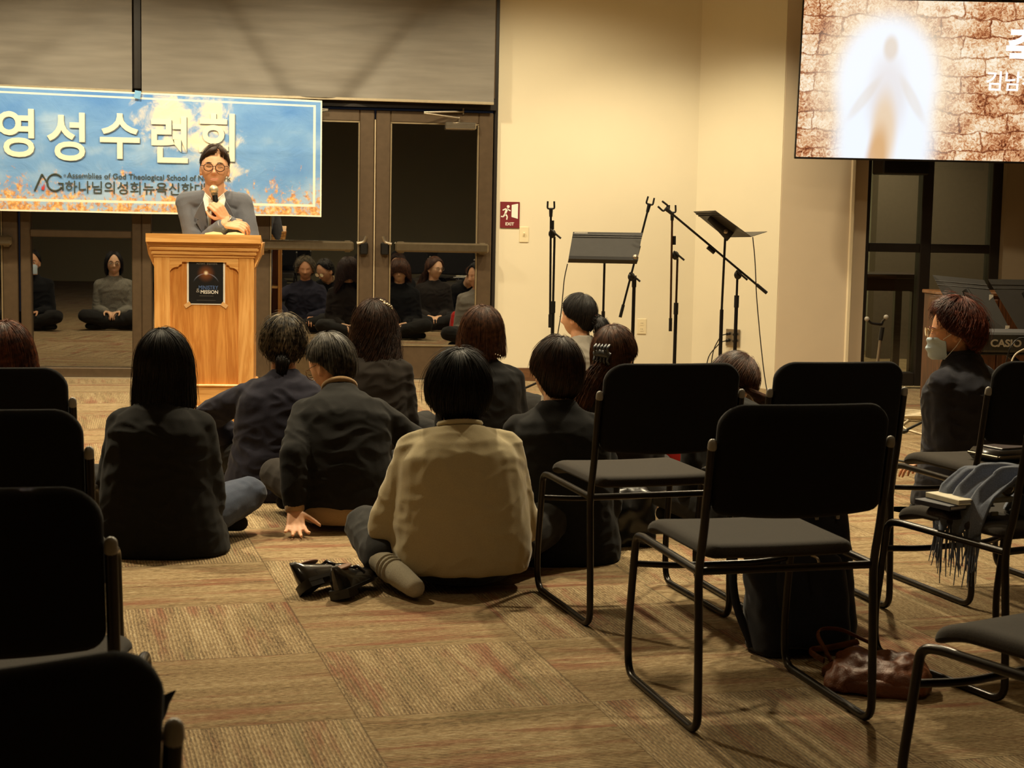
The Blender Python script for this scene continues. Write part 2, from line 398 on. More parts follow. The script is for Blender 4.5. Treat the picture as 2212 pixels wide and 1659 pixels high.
def door(n, x0, x1, hinge, closer=True):
    st = 0.112; y0, y1 = YW-0.05, YW; d = bars('door_%d' % n, [(x0+.004, x0+st, 0.015, 2.0), (x1-st, x1-.004, 0.015, 2.0), (x0+st, x1-st, 0.015, 0.262), (x0+st, x1-st, 1.915, 2.0)], BRONZE, y0, y1); struct(d)
    MB().box(x0+st-.01, x1-st+.01, YW-0.03, YW-0.022, 0.25, 1.925).build('pane', GLASS, d, 0)
    b = MB()
    for z in (0.266, 1.911): b.box(x0+st, x1-st, YW-0.056, YW-0.03, z-0.005, z+0.005)
    for x in (x0+st+.004, x1-st-.004): b.box(x-.005, x+.005, YW-0.056, YW-0.03, 0.27, 1.91)
    b.build('glazing_bead', plain('bead_metal', (150, 134, 106), 0.4, 0.5), d, 0)
    fr, to = (x0+.15, x1-.03) if hinge == 'R' else (x0+.03, x1-.15)
    p = MB().box(fr, to, YW-0.135, YW-0.085, 0.965, 1.035, 0.012); p.box(fr+.02, fr+.07, YW-0.10, YW-0.05, 0.955, 1.04, 0.006); p.box(to-.07, to-.02, YW-0.10, YW-0.05, 0.955, 1.04, 0.006)
    bar = p.build('push_bar', plain('push_bar_metal', (120, 108, 88), 0.3, 0.75), d, 30)
    lx = x0+.075 if hinge == 'R' else x1-.075
    q = MB().box(lx-.03, lx+.03, YW-0.11, YW-0.045, 0.94, 1.03, 0.008)
    q.build('latch_case', BLACKM, d, 30)
    lz = MB().tube(fillet([(lx+(.05 if hinge == 'R' else -.05), YW-0.1, 1.02), (lx+(.0), YW-0.1, 1.03), (lx-(.015 if hinge == 'R' else -.015), YW-0.1, 1.075)], .02), 0.012, 8)
    lz.build('latch_lever', STEEL, d, 40)
    if closer:
        cx = x1-.25 if hinge == 'R' else x0+.25; sg = 1 if hinge == 'R' else -1
        c = MB().box(cx-.115, cx+.115, YW-0.10, YW-0.05, 1.872, 1.925, 0.008)
        for k in range(4): c.box(cx-.11, cx+.11, YW-0.103, YW-0.10, 1.878+k*.011, 1.884+k*.011)
        cl = c.build('closer', STEEL, d, 30)
        a = MB().tube([(cx-.01*sg, YW-.075, 1.93), (cx-.01*sg, YW-.075, 1.965)], .008, 8); a.tube([(cx-.01*sg, YW-.08, 1.955), (cx-.28*sg, YW-.17, 1.978)], .008, 8); a.tube([(cx-.28*sg, YW-.17, 1.985), (cx+.02*sg, YW-.06, 2.005)], .008, 8); a.tube([(cx+.02*sg, YW-.06, 1.985), (cx+.02*sg, YW-.06, 2.03)], .007, 8)
        a.build('closer_arm', STEEL, cl, 40)
    return d
door(1, -3.96, -3.06, 'L'); door(2, -3.06, -2.175, 'R'); door(3, -0.485, 0.388, 'L'); door(4, 0.392, 1.268, 'R')
MB().box(0.386, 0.394, YW-0.056, YW-0.04, 0.03, 1.93).build('meeting_seal', plain('seal_grey', (190, 172, 140), 0.5), bpy.data.objects['door_4'], 0)
MB().box(-0.30, 0.31, YW-0.054, YW-0.05, 0.02, 0.24).build('kick_plate', plain('kick_plate_metal', (100, 84, 62), 0.35, 0.5), bpy.data.objects['door_3'], 0)
# dark yard outside, seen only as night through the tinted glass
slab('ground_outside', -9, 3.0, 12.14, 20, -0.12, -0.02, plain('night_paving', (30, 29, 28), 0.9))

# next room behind the partition on the right
PY = 11.66
slab('wall_next_back', 3.3, 7.6, 15.1, 15.2, 0, 3.2, NEXTWALL)
slab('wall_next_left', 3.3, 3.4, 11.75, 15.1, 0, 3.2, NEXTWALL)
slab('wall_next_panel', 5.05, 6.4, 14.2, 14.35, 0, 3.2, plain('dark_next_wall', (96, 84, 68), 0.8))
b_ = MB()
for x0, x1, z0, z1 in ((4.045, 4.075, 0.02, 3.0), (4.475, 4.56, 0.02, 3.0), (5.02, 5.10, 0.02, 3.0), (4.075, 4.475, 1.03, 1.095), (4.56, 5.02, 1.03, 1.095), (4.075, 4.475, 0.02, 0.12), (4.56, 5.02, 0.02, 0.12), (4.045, 5.10, 3.0, 3.1)):
    b_.box(x0, x1, PY-.05, PY+.05, z0, z1, 0.005)
w6 = struct(b_.build('window_6', BRONZE_D, None, 30))
MB().box(4.06, 5.06, PY-.004, PY+.004, 0.08, 3.02).build('pane', GLASS2, w6, 0)

# ------------------------------------------------------------------ roller blinds
BL = None
def blind_mat():
    t = NT('taupe_blind_cloth'); o = t.obj(); n1 = t.noise(t.mapping(o, sc=(1, 1, 9)), 2.2, 4); n2 = t.noise(o, 900, 2)
    t.bsdf(t.ramp(n1, [(0.3, lin((124, 119, 112))), (0.7, lin((138, 133, 125)))]), 0.8, 0, t.bump(n2, 0.2, 0.001), 0.25); return t.m
BL = blind_mat()
def blind(x0, x1, zb0, zb1, label, folds):
    nx, nz = 120, 60; y = YW-0.135; pts = []; fs = []
    for k in (0, 1):
        for j in range(nz+1):
            for i in range(nx+1):
                x = x0+(x1-x0)*i/nx; zb = zb0+(zb1-zb0)*i/nx; z = zb+(3.02-zb)*j/nz; d = 0
                for (ax, az, bx, bz, w, dp) in folds:
                    q = Vector((bx-ax, bz-az)); L = q.length; q.normalize(); r = Vector((x-ax, z-az)); s_ = r.dot(q); pd = abs(r.x*q.y-r.y*q.x)
                    d += dp*math.exp(-(pd/w)**2)*min(1, max(0, (s_+.15)/.3))
                d += 0.006*noise.noise(Vector((x*2.0, 7.3, z*14)))*(1 if 0.2 < i/nx < 0.8 else 0.4) + 0.007*math.exp(-((z-zb)/.1))*noise.noise(Vector((x*6+z*5, 1, 3)))
                pts.append((x, y+d-k*0.002, z))
    o = (nx+1)*(nz+1)
    for j in range(nz):
        for i in range(nx):
            a = j*(nx+1)+i; fs.append((a, a+1, a+nx+2, a+nx+1)); fs.append((o+a, o+a+nx+1, o+a+nx+2, o+a+1))
    b = MB().add(pts, fs).build('roller_blind', BL, None, 180); tag(b, label, 'blind', 'roller blinds')
    ym = y
    MB().obox(((x0+x1)/2, ym-.002, (zb0+zb1)/2-.006), ((x1-x0)/2, .008, .010), Matrix.Rotation(-math.atan2(zb1-zb0, x1-x0), 3, 'Y'), .003).build('hem_bar', plain('hem_bar_metal', (200, 186, 158), 0.35, 0.5), b, 30)
    MB().cyl((x0, ym+.045, 3.04), (x1, ym+.045, 3.04), .035, n=20).build('roller_tube', GREYP, b, 60)
    return b
p1, p2, p3, p4 = at_y(470, 0, 11.8), at_y(610, 215, 11.8), at_y(950, 0, 11.8), at_y(760, 215, 11.8)
up = lambda p, q: (p[0]+(p[0]-q[0])*.25, p[2]+(p[2]-q[2])*.25)
blind(-1.285, 1.255, 2.08, 2.07, 'wide taupe roller blind lowered above the glass double doors', [(*up(p1, p2), p2[0], p2[2], .085, .05), (*up(p3, p4), p4[0], p4[2], .085, .05), (0.0, 2.9, 0.03, 2.2, .3, -.02)])
q1, q2 = at_y(190, 40, 11.8), at_y(60, 150, 11.8)
blind(-3.9, -1.352, 2.125, 2.085, 'taupe roller blind at the left, above the left half of the blue banner', [(*up(q1, q2), q2[0], q2[2], .12, .035)])

# ------------------------------------------------------------------ lettering
def text(body, x, z, size, mat, parent, y, bold=0.0, align='LEFT', sx=1.0, name='lettering', ext=0.0008, rot=None, shear=0.0):
    c = bpy.data.curves.new('t', 'FONT'); c.body = body; c.size = size; c.extrude = ext; c.offset = bold*size; c.align_x = align; c.resolution_u = 4; c.shear = shear
    o = bpy.data.objects.new('t', c); COL.objects.link(o)
    dg = bpy.context.evaluated_depsgraph_get(); me = bpy.data.meshes.new_from_object(o.evaluated_get(dg)); bpy.data.objects.remove(o, do_unlink=True)
    m = Matrix.Translation((x, y, z)) @ (rot if rot else Matrix.Identity(4)) @ Matrix.Rotation(PI/2, 4, 'X') @ Matrix.Diagonal((sx, 1, 1, 1)); me.transform(m)
    return put(name, me, mat, parent, 0)

# ------------------------------------------------------------------ banner
def banner_mat():
    t = NT('printed_banner_vinyl'); o = t.obj(); x, y, z = t.sep(o)
    n1 = t.noise(t.mapping(o, sc=(1, 1, 1.6)), 2.2, 4); wr = t.noise(o, 5, 5, 0.6, 1.5)
    sky = t.ramp(t.math('ADD', n1, t.math('MULTIPLY', t.math('SUBTRACT', 2.0, z), 0.35)), [(0.35, lin((88, 142, 214))), (0.62, lin((120, 168, 226))), (0.8, lin((170, 200, 234)))])
    cn = t.noise(o, 7, 6, 0.62, 0.6)
    def blob(cx, cz, rx, rz):
        a = t.math('DIVIDE', t.math('SUBTRACT', x, cx), rx); b = t.math('DIVIDE', t.math('SUBTRACT', z, cz), rz)
        return t.math('SUBTRACT', 1.0, t.math('SQRT', t.math('ADD', t.math('MULTIPLY', a, a), t.math('MULTIPLY', b, b))))
    cm = None
    for q in ((-1.05, 1.90, .34, .22), (-0.78, 1.88, .24, .2), (-0.72, 1.62, .2, .26), (-0.9, 1.72, .34, .14), (-3.0, 2.0, .5, .12)):
        bq = blob(*q); cm = bq if cm is None else t.math('MAXIMUM', cm, bq)
    cmask = t.mapr(t.math('ADD', cm, t.math('MULTIPLY', t.math('SUBTRACT', cn, 0.5), 2.4)), 0.15, 0.75)
    col = t.mix(t.math('MULTIPLY', cmask, 0.92), sky, lin((250, 236, 204)))
    fn = t.noise(t.mapping(o, sc=(1, 1, .8)), 22, 5, 0.7, 0.4); env = t.noise(t.comb(x, 0.0, 0.0), 3.4, 3)
    lim = t.math('MULTIPLY_ADD', env, 0.60, -0.06); hh = t.math('SUBTRACT', z, 1.215)
    fm = t.mapr(t.math('ADD', t.math('SUBTRACT', lim, hh), t.math('MULTIPLY', t.math('SUBTRACT', fn, 0.5), 1.25)), 0.06, 0.26)
    fc = t.ramp(t.noise(o, 45, 3), [(0.35, lin((196, 128, 50))), (0.52, lin((240, 170, 70))), (0.7, lin((252, 220, 150)))])
    col = t.mix(t.math('MULTIPLY', fm, 0.9), col, fc)
    def band(q, a, b): return t.math('MULTIPLY', t.math('GREATER_THAN', q, a), t.math('LESS_THAN', q, b))
    top = t.math('MULTIPLY_ADD', x, -0.018, 2.043)
    fr = t.math('MAXIMUM', t.math('MAXIMUM', t.math('GREATER_THAN', x, -0.010), t.math('LESS_THAN', z, 1.222)), t.math('GREATER_THAN', t.math('SUBTRACT', z, top), -0.012))
    inx = t.math('LESS_THAN', x, -0.045); inz = t.math('MULTIPLY', t.math('GREATER_THAN', z, 1.282), t.math('LESS_THAN', t.math('SUBTRACT', z, top), -0.035))
    l1 = t.math('MULTIPLY', band(x, -0.062, -0.045), inz)
    l2 = t.math('MULTIPLY', band(z, 1.282, 1.300), inx); l3 = t.math('MULTIPLY', band(t.math('SUBTRACT', z, top), -0.048, -0.035), inx)
    ln = t.math('MAXIMUM', t.math('MAXIMUM', fr, l1), t.math('MAXIMUM', l2, l3))
    col = t.mix(t.math('MULTIPLY', ln, 0.93), col, lin((252, 246, 226)))
    t.bsdf(col, 0.55, 0, t.bump(wr, 0.25, 0.02), 0.3); return t.m
BY = 11.72
nx, nz = 140, 40; pts = []; fs = []
for k in (0, 1):
    for j in range(nz+1):
        for i in range(nx+1):
            x = -3.5+3.5*i/nx; zt = 2.043-0.018*x; z = 1.21+(zt-1.21)*j/nz
            d = 0.004*noise.noise(Vector((x*1.6, 2, z*1.8))) + 0.0015*noise.noise(Vector((x*6, 5, z*5))) - 0.003*math.exp(-((z-1.66+.02*x)/.008)**2)
            pts.append((x, BY+d+k*.0015, z+0.004*noise.noise(Vector((x*2, 0, 9)))))
o_ = (nx+1)*(nz+1)
for j in range(nz):
    for i in range(nx):
        a = j*(nx+1)+i; fs.append((a, a+1, a+nx+2, a+nx+1)); fs.append((o_+a, o_+a+nx+1, o_+a+nx+2, o_+a+1))
BAN = MB().add(pts, fs).build('banner', banner_mat(), None, 180); tag(BAN, 'long sky-blue cloth banner with large cream lettering hung behind the lectern', 'banner')
LETC = plain('banner_letter_cream', (254, 246, 220), 0.55, var=0.01); LETS = plain('banner_letter_shadow', (108, 118, 128), 0.6, var=0.02); INK = plain('banner_letter_grey', (62, 72, 66), 0.6, var=0.02)
for ch, u, v, s in (('영', 37, 338, .43), ('성', 147, 346, .43), ('수', 259, 342, .42), ('련', 367, 353, .43), ('회', 472, 347, .43), ('기', -75, 338, .43), ('동', -190, 334, .43)):
    if u < 0: continue
    p = at_y(u, v, BY-.012)
    text(ch, p[0]+.006, p[2]+.025, s*.84, LETS, BAN, BY-.0055, .015, 'CENTER', .92)  # letter shadow printed in grey, offset behind the cream glyph
    text(ch, p[0], p[2]+.03, s*.84, LETC, BAN, BY-.0072, .017, 'CENTER', .92)
p = at_y(145, 389, BY); text('Assemblies of God Theological School of New York', p[0], p[2]+.016, .054, INK, BAN, BY-.0055, .006, sx=1.0)
p = at_y(140, 413, BY); text('하나님의성회뉴욕신학대학', p[0], p[2]-.004, .096, INK, BAN, BY-.0055, .004, sx=1.02)
# the two-letter emblem: an open A and a round G with a small flame
b_ = MB(); P_ = lambda u, v: tuple(at_y(u, v, BY-.004))
for a, c, r in (((75, 412), (91, 376), .007), ((91, 376), (104, 398), .005)): b_.tube([P_(*a), P_(*c)], r, 8)
arc = [P_(119+17*math.cos(R(a)), 394-18*math.sin(R(a))) for a in range(38, 330, 12)]
b_.tube(arc, .0065, 8); b_.tube([P_(136, 410), P_(136, 396), P_(126, 396)], .006, 8)
b_.tube([P_(140+2.2*math.cos(R(a)), 379+2.2*math.sin(R(a))) for a in range(0, 361, 30)], .0012, 6)
b_.build('emblem', INK, BAN, 40)
MB().prism([(-.012, 0), (-.006, .03), (0, .012), (.008, .045), (.013, .01), (.006, -.008)], lambda x, y, d: (P_(93, 409)[0]+x, BY-.006-d, P_(93, 409)[2]+y), .002).build('emblem_flame', plain('flame_red', (196, 60, 60), .6), BAN, 0)
tp = at_y(297, 206, 11.70); MB().obox((tp[0], 11.705, tp[2]+.005), (.022, .0015, .028), Matrix.Rotation(.15, 3, 'Y')).build('painters_tape', plain('blue_tape', (120, 176, 222), .6), BAN, 0)

# ------------------------------------------------------------------ wall fittings
sg = empty('exit_sign', (1.405, YW-.004, 1.252)); tag(sg, 'maroon exit sign with white running figure beside the glass doors', 'sign')
MB().box(-.0735, .0735, -.004, .004, -.098, .098, .002).build('sign_plate', plain('maroon_plate', (120, 36, 44), .45, var=.03), sg, 30)
b_ = MB(); Q = lambda x, y, d: (x, -.005-d, y)
b_.prism([(.012, -.015), (.06, -.028), (.06, .085), (.012, .075)], Q, .001)
for a, c, r in (((-.022, .045), (-.036, .008), .009), ((-.022, .045), (.004, .030), .005), ((-.030, .046), (-.056, .034), .005), ((-.036, .008), (-.020, -.012), .006), ((-.020, -.012), (-.024, -.036), .005), ((-.036, .008), (-.050, -.014), .006), ((-.050, -.014), (-.068, -.012), .005)):
    v_ = Vector((c[0]-a[0], c[1]-a[1])); n_ = Vector((-v_.y, v_.x)).normalized()*r
    b_.prism([(a[0]+n_.x, a[1]+n_.y), (a[0]-n_.x, a[1]-n_.y), (c[0]-n_.x*.8, c[1]-n_.y*.8), (c[0]+n_.x*.8, c[1]+n_.y*.8)], Q, .001)
b_.prism([(-.014+.011*math.cos(2*PI*k/14), .062+.011*math.sin(2*PI*k/14)) for k in range(14)], Q, .001)
b_.build('pictogram', WHITE, sg, 0)
text('EXIT', -.001, -.078, .032, WHITE, sg, -.0055, .02, 'CENTER')
sw = empty('light_switch', (1.515, YW-.003, 1.107)); tag(sw, 'ivory light switch plate on the cream wall below the exit sign', 'switch')
MB().box(-.035, .035, -.003, .003, -.058, .058, .002).build('plate', CREAMP, sw, 30); MB().obox((0, -.008, .004), (.005, .008, .012), Matrix.Rotation(.4, 3, 'X'), .002).build('toggle', CREAMP, sw, 30)
ot = empty('wall_outlet', (2.435, YW-.003, .425)); tag(ot, 'ivory power outlet low on the cream wall between the microphone stands', 'outlet')
MB().box(-.035, .035, -.003, .003, -.058, .058, .002).build('plate', CREAMP, ot, 30)
for z in (-.022, .022):
    MB().prism(rrect(.014, .016, .007), lambda x, y, d: (x, -.0035-d, z+y), .001).build('socket', CREAMP, ot, 0)
    for x in (-.006, .006): MB().box(x-.001, x+.001, -.0052, -.003, z-.002, z+.006).build('slot', BLACKP, ot, 0)
ca = math.atan2(11.48-YW, 3.345-2.832)
ob = empty('cable_outlet_box', (3.085, 11.722, .365), ca); tag(ob, 'steel audio outlet plate with plugged cables on the canted cream wall', 'outlet')
MB().box(-.06, .06, -.006, .004, -.065, .065, .003).build('plate', STEEL, ob, 30)
for kx, kz in ((-.03, .03), (.03, .03), (-.03, -.02), (.03, -.02)): MB().cyl((kx, -.006, kz), (kx, -.04, kz-.004), .013, .011, 12).build('plug', BLACKP, ob, 40)
for k, (kx, kz, ex) in enumerate(((-.03, .03, -.13), (-.03, -.02, -.17))):
    MB().tube(fillet([(kx, -.04, kz-.004), (kx-.02, -.09, kz-.01), (ex, -.06, kz-.12), (ex-.03, -.05, -.26), (ex-.05, -.08, -.36)], .05), .004, 8).build('cable', BLACKP, ob, 60)

# ------------------------------------------------------------------ television
def screen_mat():
    t = NT('television_picture'); o = t.obj(); x, y, z = t.sep(o)
    nd = t.noise(o, 5, 4, .6, 0, True); vv = t.n('ShaderNodeVectorMath', operation='MULTIPLY_ADD'); t.l(nd, vv.inputs[0]); vv.inputs[1].default_value = (.12, .12, .12); t.l(o, vv.inputs[2])
    br = t.n('ShaderNodeTexBrick'); sx, sy, sz = t.sep(vv.outputs[0]); t.l(t.comb(sx, sz, 0.0), br.inputs[0]); br.inputs['Scale'].default_value = 1.0
    br.inputs['Brick Width'].default_value = .34; br.inputs['Row Height'].default_value = .13; br.inputs['Mortar Size'].default_value = .008; br.inputs['Mortar Smooth'].default_value = .6
    br.inputs[1].default_value = (.2, .2, .2, 1); br.inputs[2].default_value = (.8, .8, .8, 1); br.inputs[3].default_value = (0, 0, 0, 1)
    n1 = t.noise(o, 34, 8, .72, 1.4); n2 = t.noise(o, 5, 3)
    f = t.math('ADD', t.math('MULTIPLY', n1, .95), t.math('MULTIPLY', t.math('SUBTRACT', n2, .5), .55)); f = t.math('ADD', f, t.math('MULTIPLY', t.math('SUBTRACT', br.outputs[0], .4), .22))
    col = t.ramp(f, [(.28, lin((84, 36, 20))), (.38, lin((176, 104, 62))), (.46, lin((220, 170, 122))), (.54, lin((240, 212, 176))), (.66, lin((252, 240, 218)))])
    col = t.mix(t.mapr(br.outputs['Fac'], .2, .9, 0, .45), col, lin((132, 76, 48)))
    def blob(cx, cz, rx, rz, rot=0.0, lo=0.0, hi=.6):
        a = t.math('SUBTRACT', x, cx); b = t.math('SUBTRACT', z, cz); c_, s_ = math.cos(rot), math.sin(rot)
        p = t.math('DIVIDE', t.math('ADD', t.math('MULTIPLY', a, c_), t.math('MULTIPLY', b, s_)), rx); q = t.math('DIVIDE', t.math('SUBTRACT', t.math('MULTIPLY', b, c_), t.math('MULTIPLY', a, s_)), rz)
        return t.mapr(t.math('SUBTRACT', 1.0, t.math('SQRT', t.math('ADD', t.math('MULTIPLY', p, p), t.math('MULTIPLY', q, q)))), lo, hi)
    col = t.mix(t.math('MULTIPLY', blob(.62, .5, .66, .85), .85), col, lin((255, 238, 208)))
    col = t.mix(blob(.61, .52, .42, .56, 0, .0, .35), col, lin((244, 248, 255)))
    col = t.mix(blob(.62, .1, .42, .55, 0, .0, .4), col, lin((240, 246, 255)))
    tan_ = lin((226, 210, 190))
    for q, a, cc in (((.625, .77, .07, .12, 0), .6, lin((222, 196, 160))), ((.62, .42, .19, .42, 0), .55, lin((226, 214, 208))), ((.46, .42, .05, .24, -.62), .42, tan_), ((.80, .42, .05, .24, .52), .42, tan_), ((.61, .16, .12, .42, 0), .75, lin((232, 200, 156))), ((.57, -.02, .10, .34, -.1), .8, lin((214, 164, 104)))):
        col = t.mix(t.math('MULTIPLY', blob(*q), a), col, cc)
    e = t.n('ShaderNodeEmission'); t.l(col, e.inputs[0]); e.inputs[1].default_value = 1.05; t.l(e.outputs[0], t.out.inputs[0]); return t.m
tv = empty('television', (3.345, 11.15, 1.70)); tv.rotation_euler = (R(5.5), R(0.2), -.14); tag(tv, 'large wall-mounted television showing a glowing figure against stone', 'television')
TW, TH = 1.95, 1.10
MB().box(0, TW, .004, .05, 0, TH, .006).build('housing', BLACKP, tv, 30)
b_ = MB()
for x0, x1, z0, z1 in ((-.008, TW+.008, -.012, .002), (-.008, TW+.008, TH-.002, TH+.01), (-.008, .002, 0, TH), (TW-.002, TW+.008, 0, TH)): b_.box(x0, x1, -.004, .03, z0, z1, .002)
b_.build('bezel', plain('bezel_dark', (40, 36, 34), .35, .4), tv, 30)
scr = MB().box(.002, TW-.002, .0, .004, .002, TH-.002).build('screen', screen_mat(), tv, 0)
EM = NT('screen_letter_white'); _e = EM.n('ShaderNodeEmission'); _e.inputs[0].default_value = (1, 1, 1, 1); _e.inputs[1].default_value = 1.2; EM.l(_e.outputs[0], EM.out.inputs[0])
text('축도', 1.42, .685, .30, EM.m, scr, -.003, .03)
text('김남수', 1.30, .505, .145, EM.m, scr, -.003, .012, sx=.95)
b_ = MB().box(.9, 1.3, .05, .2, .3, .8, .01); b_.box(1.0, 1.2, .2, .38, .4, .7, .01)
b_.build('wall_mount', BLACKM, tv, 30)
sb = MB().box(4.05, 4.40, 11.30, 11.54, 1.60, 1.80, .01).build('wall_speaker', BLACKP, None, 30); tag(sb, 'black box speaker mounted under the television, partly hidden by it', 'speaker')
# ------------------------------------------------------------------ stacking chairs
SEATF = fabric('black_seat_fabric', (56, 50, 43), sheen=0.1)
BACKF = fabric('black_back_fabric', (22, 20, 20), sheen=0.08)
TUBE = plain('chair_tube_black', (38, 33, 28), 0.28, 0.55, var=0.12, sc=40)
def back_mesh():
    nx, nz, w, z0, z1, th = 30, 14, .219, .545, .812, .017; g = {}
    pts = []; fs = []
    def lim(x):
        d = w-abs(x); r = .062; top = z1-(r-math.sqrt(max(0, r*r-(r-d)**2)) if d < r else 0); rb = .03; bot = z0+(rb-math.sqrt(max(0, rb*rb-(rb-d)**2)) if d < rb else 0)
        return bot-.012*(1-(x/w)**2), top
    for sd in (1, -1):
        for i in range(nx+1):
            x = w*math.sin((i/nx-.5)*PI); b, t = lim(x)
            for j in range(nz+1):
                z = b+(t-b)*(.5-.5*math.cos(PI*j/nz)); e = min(w-abs(x), z-b, t-z); e = math.sqrt(max(0, min(1, e/.016))*(2-max(0, min(1, e/.016))))
                y = -.262-(z-.5)*.14-.026*(1-(x/w)**2) + sd*th*e
                g[(sd, i, j)] = len(pts); pts.append((x, y, z))
        for i in range(nx):
            for j in range(nz):
                q = (g[(sd, i, j)], g[(sd, i+1, j)], g[(sd, i+1, j+1)], g[(sd, i, j+1)]); fs.append(q if sd < 0 else q[::-1])
    return MB().add(pts, fs)
def seat_mesh():
    nx, ny = 26, 22; pts = []; fs = []; g = {}
    for sd in (1, -1):
        for i in range(nx+1):
            for j in range(ny+1):
                v = j/ny; y0, y1 = -.212, .235; s_ = math.sin((i/nx-.5)*PI); t_ = .5-.5*math.cos(PI*v); hw = .200+.006*t_; y = y0+(y1-y0)*t_; 
                cr = .045; dy = min(y-y0, y1-y); k = hw-(cr-math.sqrt(max(0, cr*cr-(cr-dy)**2)) if dy < cr else 0); x = s_*k
                e = min(k-abs(x), dy); e = max(0, min(1, e/.03)); e = math.sqrt(e*(2-e)); fall = .030*max(0, (y-.12)/.115)**2
                z = .432-fall-.006*(1-(y/.24)**2)*(1-s_*s_)*1.2+(.024*e if sd > 0 else -.016*e*.8)
                g[(sd, i, j)] = len(pts); pts.append((x, y, z))
        for i in range(nx):
            for j in range(ny):
                q = (g[(sd, i, j)], g[(sd, i+1, j)], g[(sd, i+1, j+1)], g[(sd, i, j+1)]); fs.append(q if sd > 0 else q[::-1])
    return MB().add(pts, fs)
TR = .0105
def make_chair():
    c = empty('stacking_chair'); tag(c, cat='chair')
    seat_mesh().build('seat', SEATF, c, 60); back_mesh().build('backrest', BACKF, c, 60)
    for s in (-1, 1):
        x = s*.230
        path = [(x, -.296, .712), (x, -.262, .50), (x, -.236, .405), (x, -.252, .20), (x, -.262, TR), (x, .25, TR), (x, .262, .12), (x*.985, .226, .395), (x*.985, .17, .402), (x, -.236, .400)]
        MB().tube(fillet(path, [.10, .05, .1, .05, .05, .08, .05, .02], 6), TR, 12).build('side_frame', TUBE, c, 60)
        MB().cap((x, -.2962, .708), (x, -.2975, .719), TR*1.08, TR*1.0, 12).build('post_plug', GREYP, c, 60)
    MB().tube([(-.230, -.236, .400), (.230, -.236, .400)], TR*.95, 12).build('crossbar', TUBE, c, 60)
    MB().tube(fillet([(-.225, .246, .315), (-.12, .20, .315), (.12, .20, .315), (.225, .246, .315)], .05), TR*.85, 12).build('crossbar', TUBE, c, 60)
    return c
CH0 = make_chair(); _first = [True]
def chair(x, y, yaw, label, group):
    o = CH0 if _first[0] else copy_tree(CH0); _first[0] = False
    o.location = (x, y, 0); o.rotation_euler = (0, 0, yaw); tag(o, label, 'chair', group); return o
GR, GL = 'stacking chairs on the right', 'row ends of the left chair block'
chair(1.098, 3.945, .14, 'black sled-base chair in the right foreground, empty, above the black backpack', GR)
chair(.995, 4.97, .18, 'black sled-base chair with lit empty seat behind the person in the beige cardigan', GR)
chair(1.552, 5.07, .15, 'black chair at the pillar, only its back showing above the nearest right chair', GR)
chair(2.272, 5.171, .21, 'black chair holding the zipped book cover before the masked woman', GR)
chair(1.895, 4.18, .35, 'black chair with the blue fringed scarf and the books on its seat', GR)
chair(1.50, 2.90, .45, 'nearest chair at the right edge, cut off by the frame at the lower right corner', GR)
chair(-.90, 4.69, .02, 'furthest of the four black chair backs stacked up along the left edge', GL)
chair(-.725, 3.775, .01, 'black chair back second from the front wall in the left row', GL)
chair(-.552, 2.80, .0, 'black chair back with a pale post plug, second nearest in the left row', GL)
chair(-.475, 1.765, .42, 'blurred nearest black chair back in the lower left corner', GL)

# ------------------------------------------------------------------ lectern
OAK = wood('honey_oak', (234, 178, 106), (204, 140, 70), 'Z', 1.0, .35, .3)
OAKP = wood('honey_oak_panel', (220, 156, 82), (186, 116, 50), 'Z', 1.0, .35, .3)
OAKX = wood('honey_oak_rail', (236, 182, 110), (206, 144, 74), 'X', 1.0, .35, .3)
LX, LY = -.628, 8.80
lec = empty('lectern', (LX, LY, 0)); tag(lec, 'honey oak lectern with a black poster on its front, in front of the banner', 'lectern')
def lb(name, lst, m, b=.004, par=lec):
    q = MB()
    for l_ in lst: q.box(*l_, b)
    return q.build(name, m, par, 30)
lb('plinth', [(-.285, .285, -.02, .47, 0, .165), (-.275, .275, -.01, .46, .165, .18)], OAKX, .006)
lb('base_rail', [(-.268, .268, 0, .45, .18, .285)], OAKX)
lb('base_moulding', [(-.274, .274, -.008, .455, .283, .297)], OAKX, .005)
lb('stile', [(-.266, -.182, 0, .03, .297, 1.0)], OAK); lb('stile', [(.182, .266, 0, .03, .297, 1.0)], OAK)
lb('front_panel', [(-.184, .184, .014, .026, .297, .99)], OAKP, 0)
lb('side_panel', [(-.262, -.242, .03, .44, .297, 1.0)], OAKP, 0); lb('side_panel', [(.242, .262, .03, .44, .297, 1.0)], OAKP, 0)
lb('shelf', [(-.24, .24, .05, .43, .55, .57)], OAKX, .002)
poly = [(-.182, 1.0), (-.182, .905)] + [(-.182+.045*(1-math.cos(R(a)))*1.0, .905+.03*math.sin(R(a))) for a in range(15, 91, 15)] + [(-.137+.0+.018*(1-math.cos(R(a))), .945-.010+.014*math.sin(R(a))) for a in range(0, 91, 30)] + [(-.118, .962)]
poly = poly + [(-x, z) for x, z in poly[::-1]]
MB().prism(poly, lambda x, z, d: (x, .002+d, z), .022).build('arched_rail', OAKX, lec, 30)
q = MB()
for k, (w, z0, z1) in enumerate(((.272, .985, 1.0), (.280, 1.0, 1.022), (.290, 1.022, 1.045), (.300, 1.045, 1.068))): q.box(-w, w, -.006-.008*k, .44, z0, z1, .004)
q.build('crown_moulding', OAKX, lec, 30)
for s in (-1, 1):
    MB().prism([(s*.268, .93), (s*.300, 1.0), (s*.312, 1.068), (s*.268, 1.068)], lambda x, z, d: (x, .03+d, z), .36).build('side_bracket', OAK, lec, 30)
MB().prism([(-.05, 1.068), (-.05, 1.113), (.43, 1.035), (.43, .995)], lambda y, z, d: (-.305+d, y, z), .61).build('desk_top', OAKX, lec, 30)
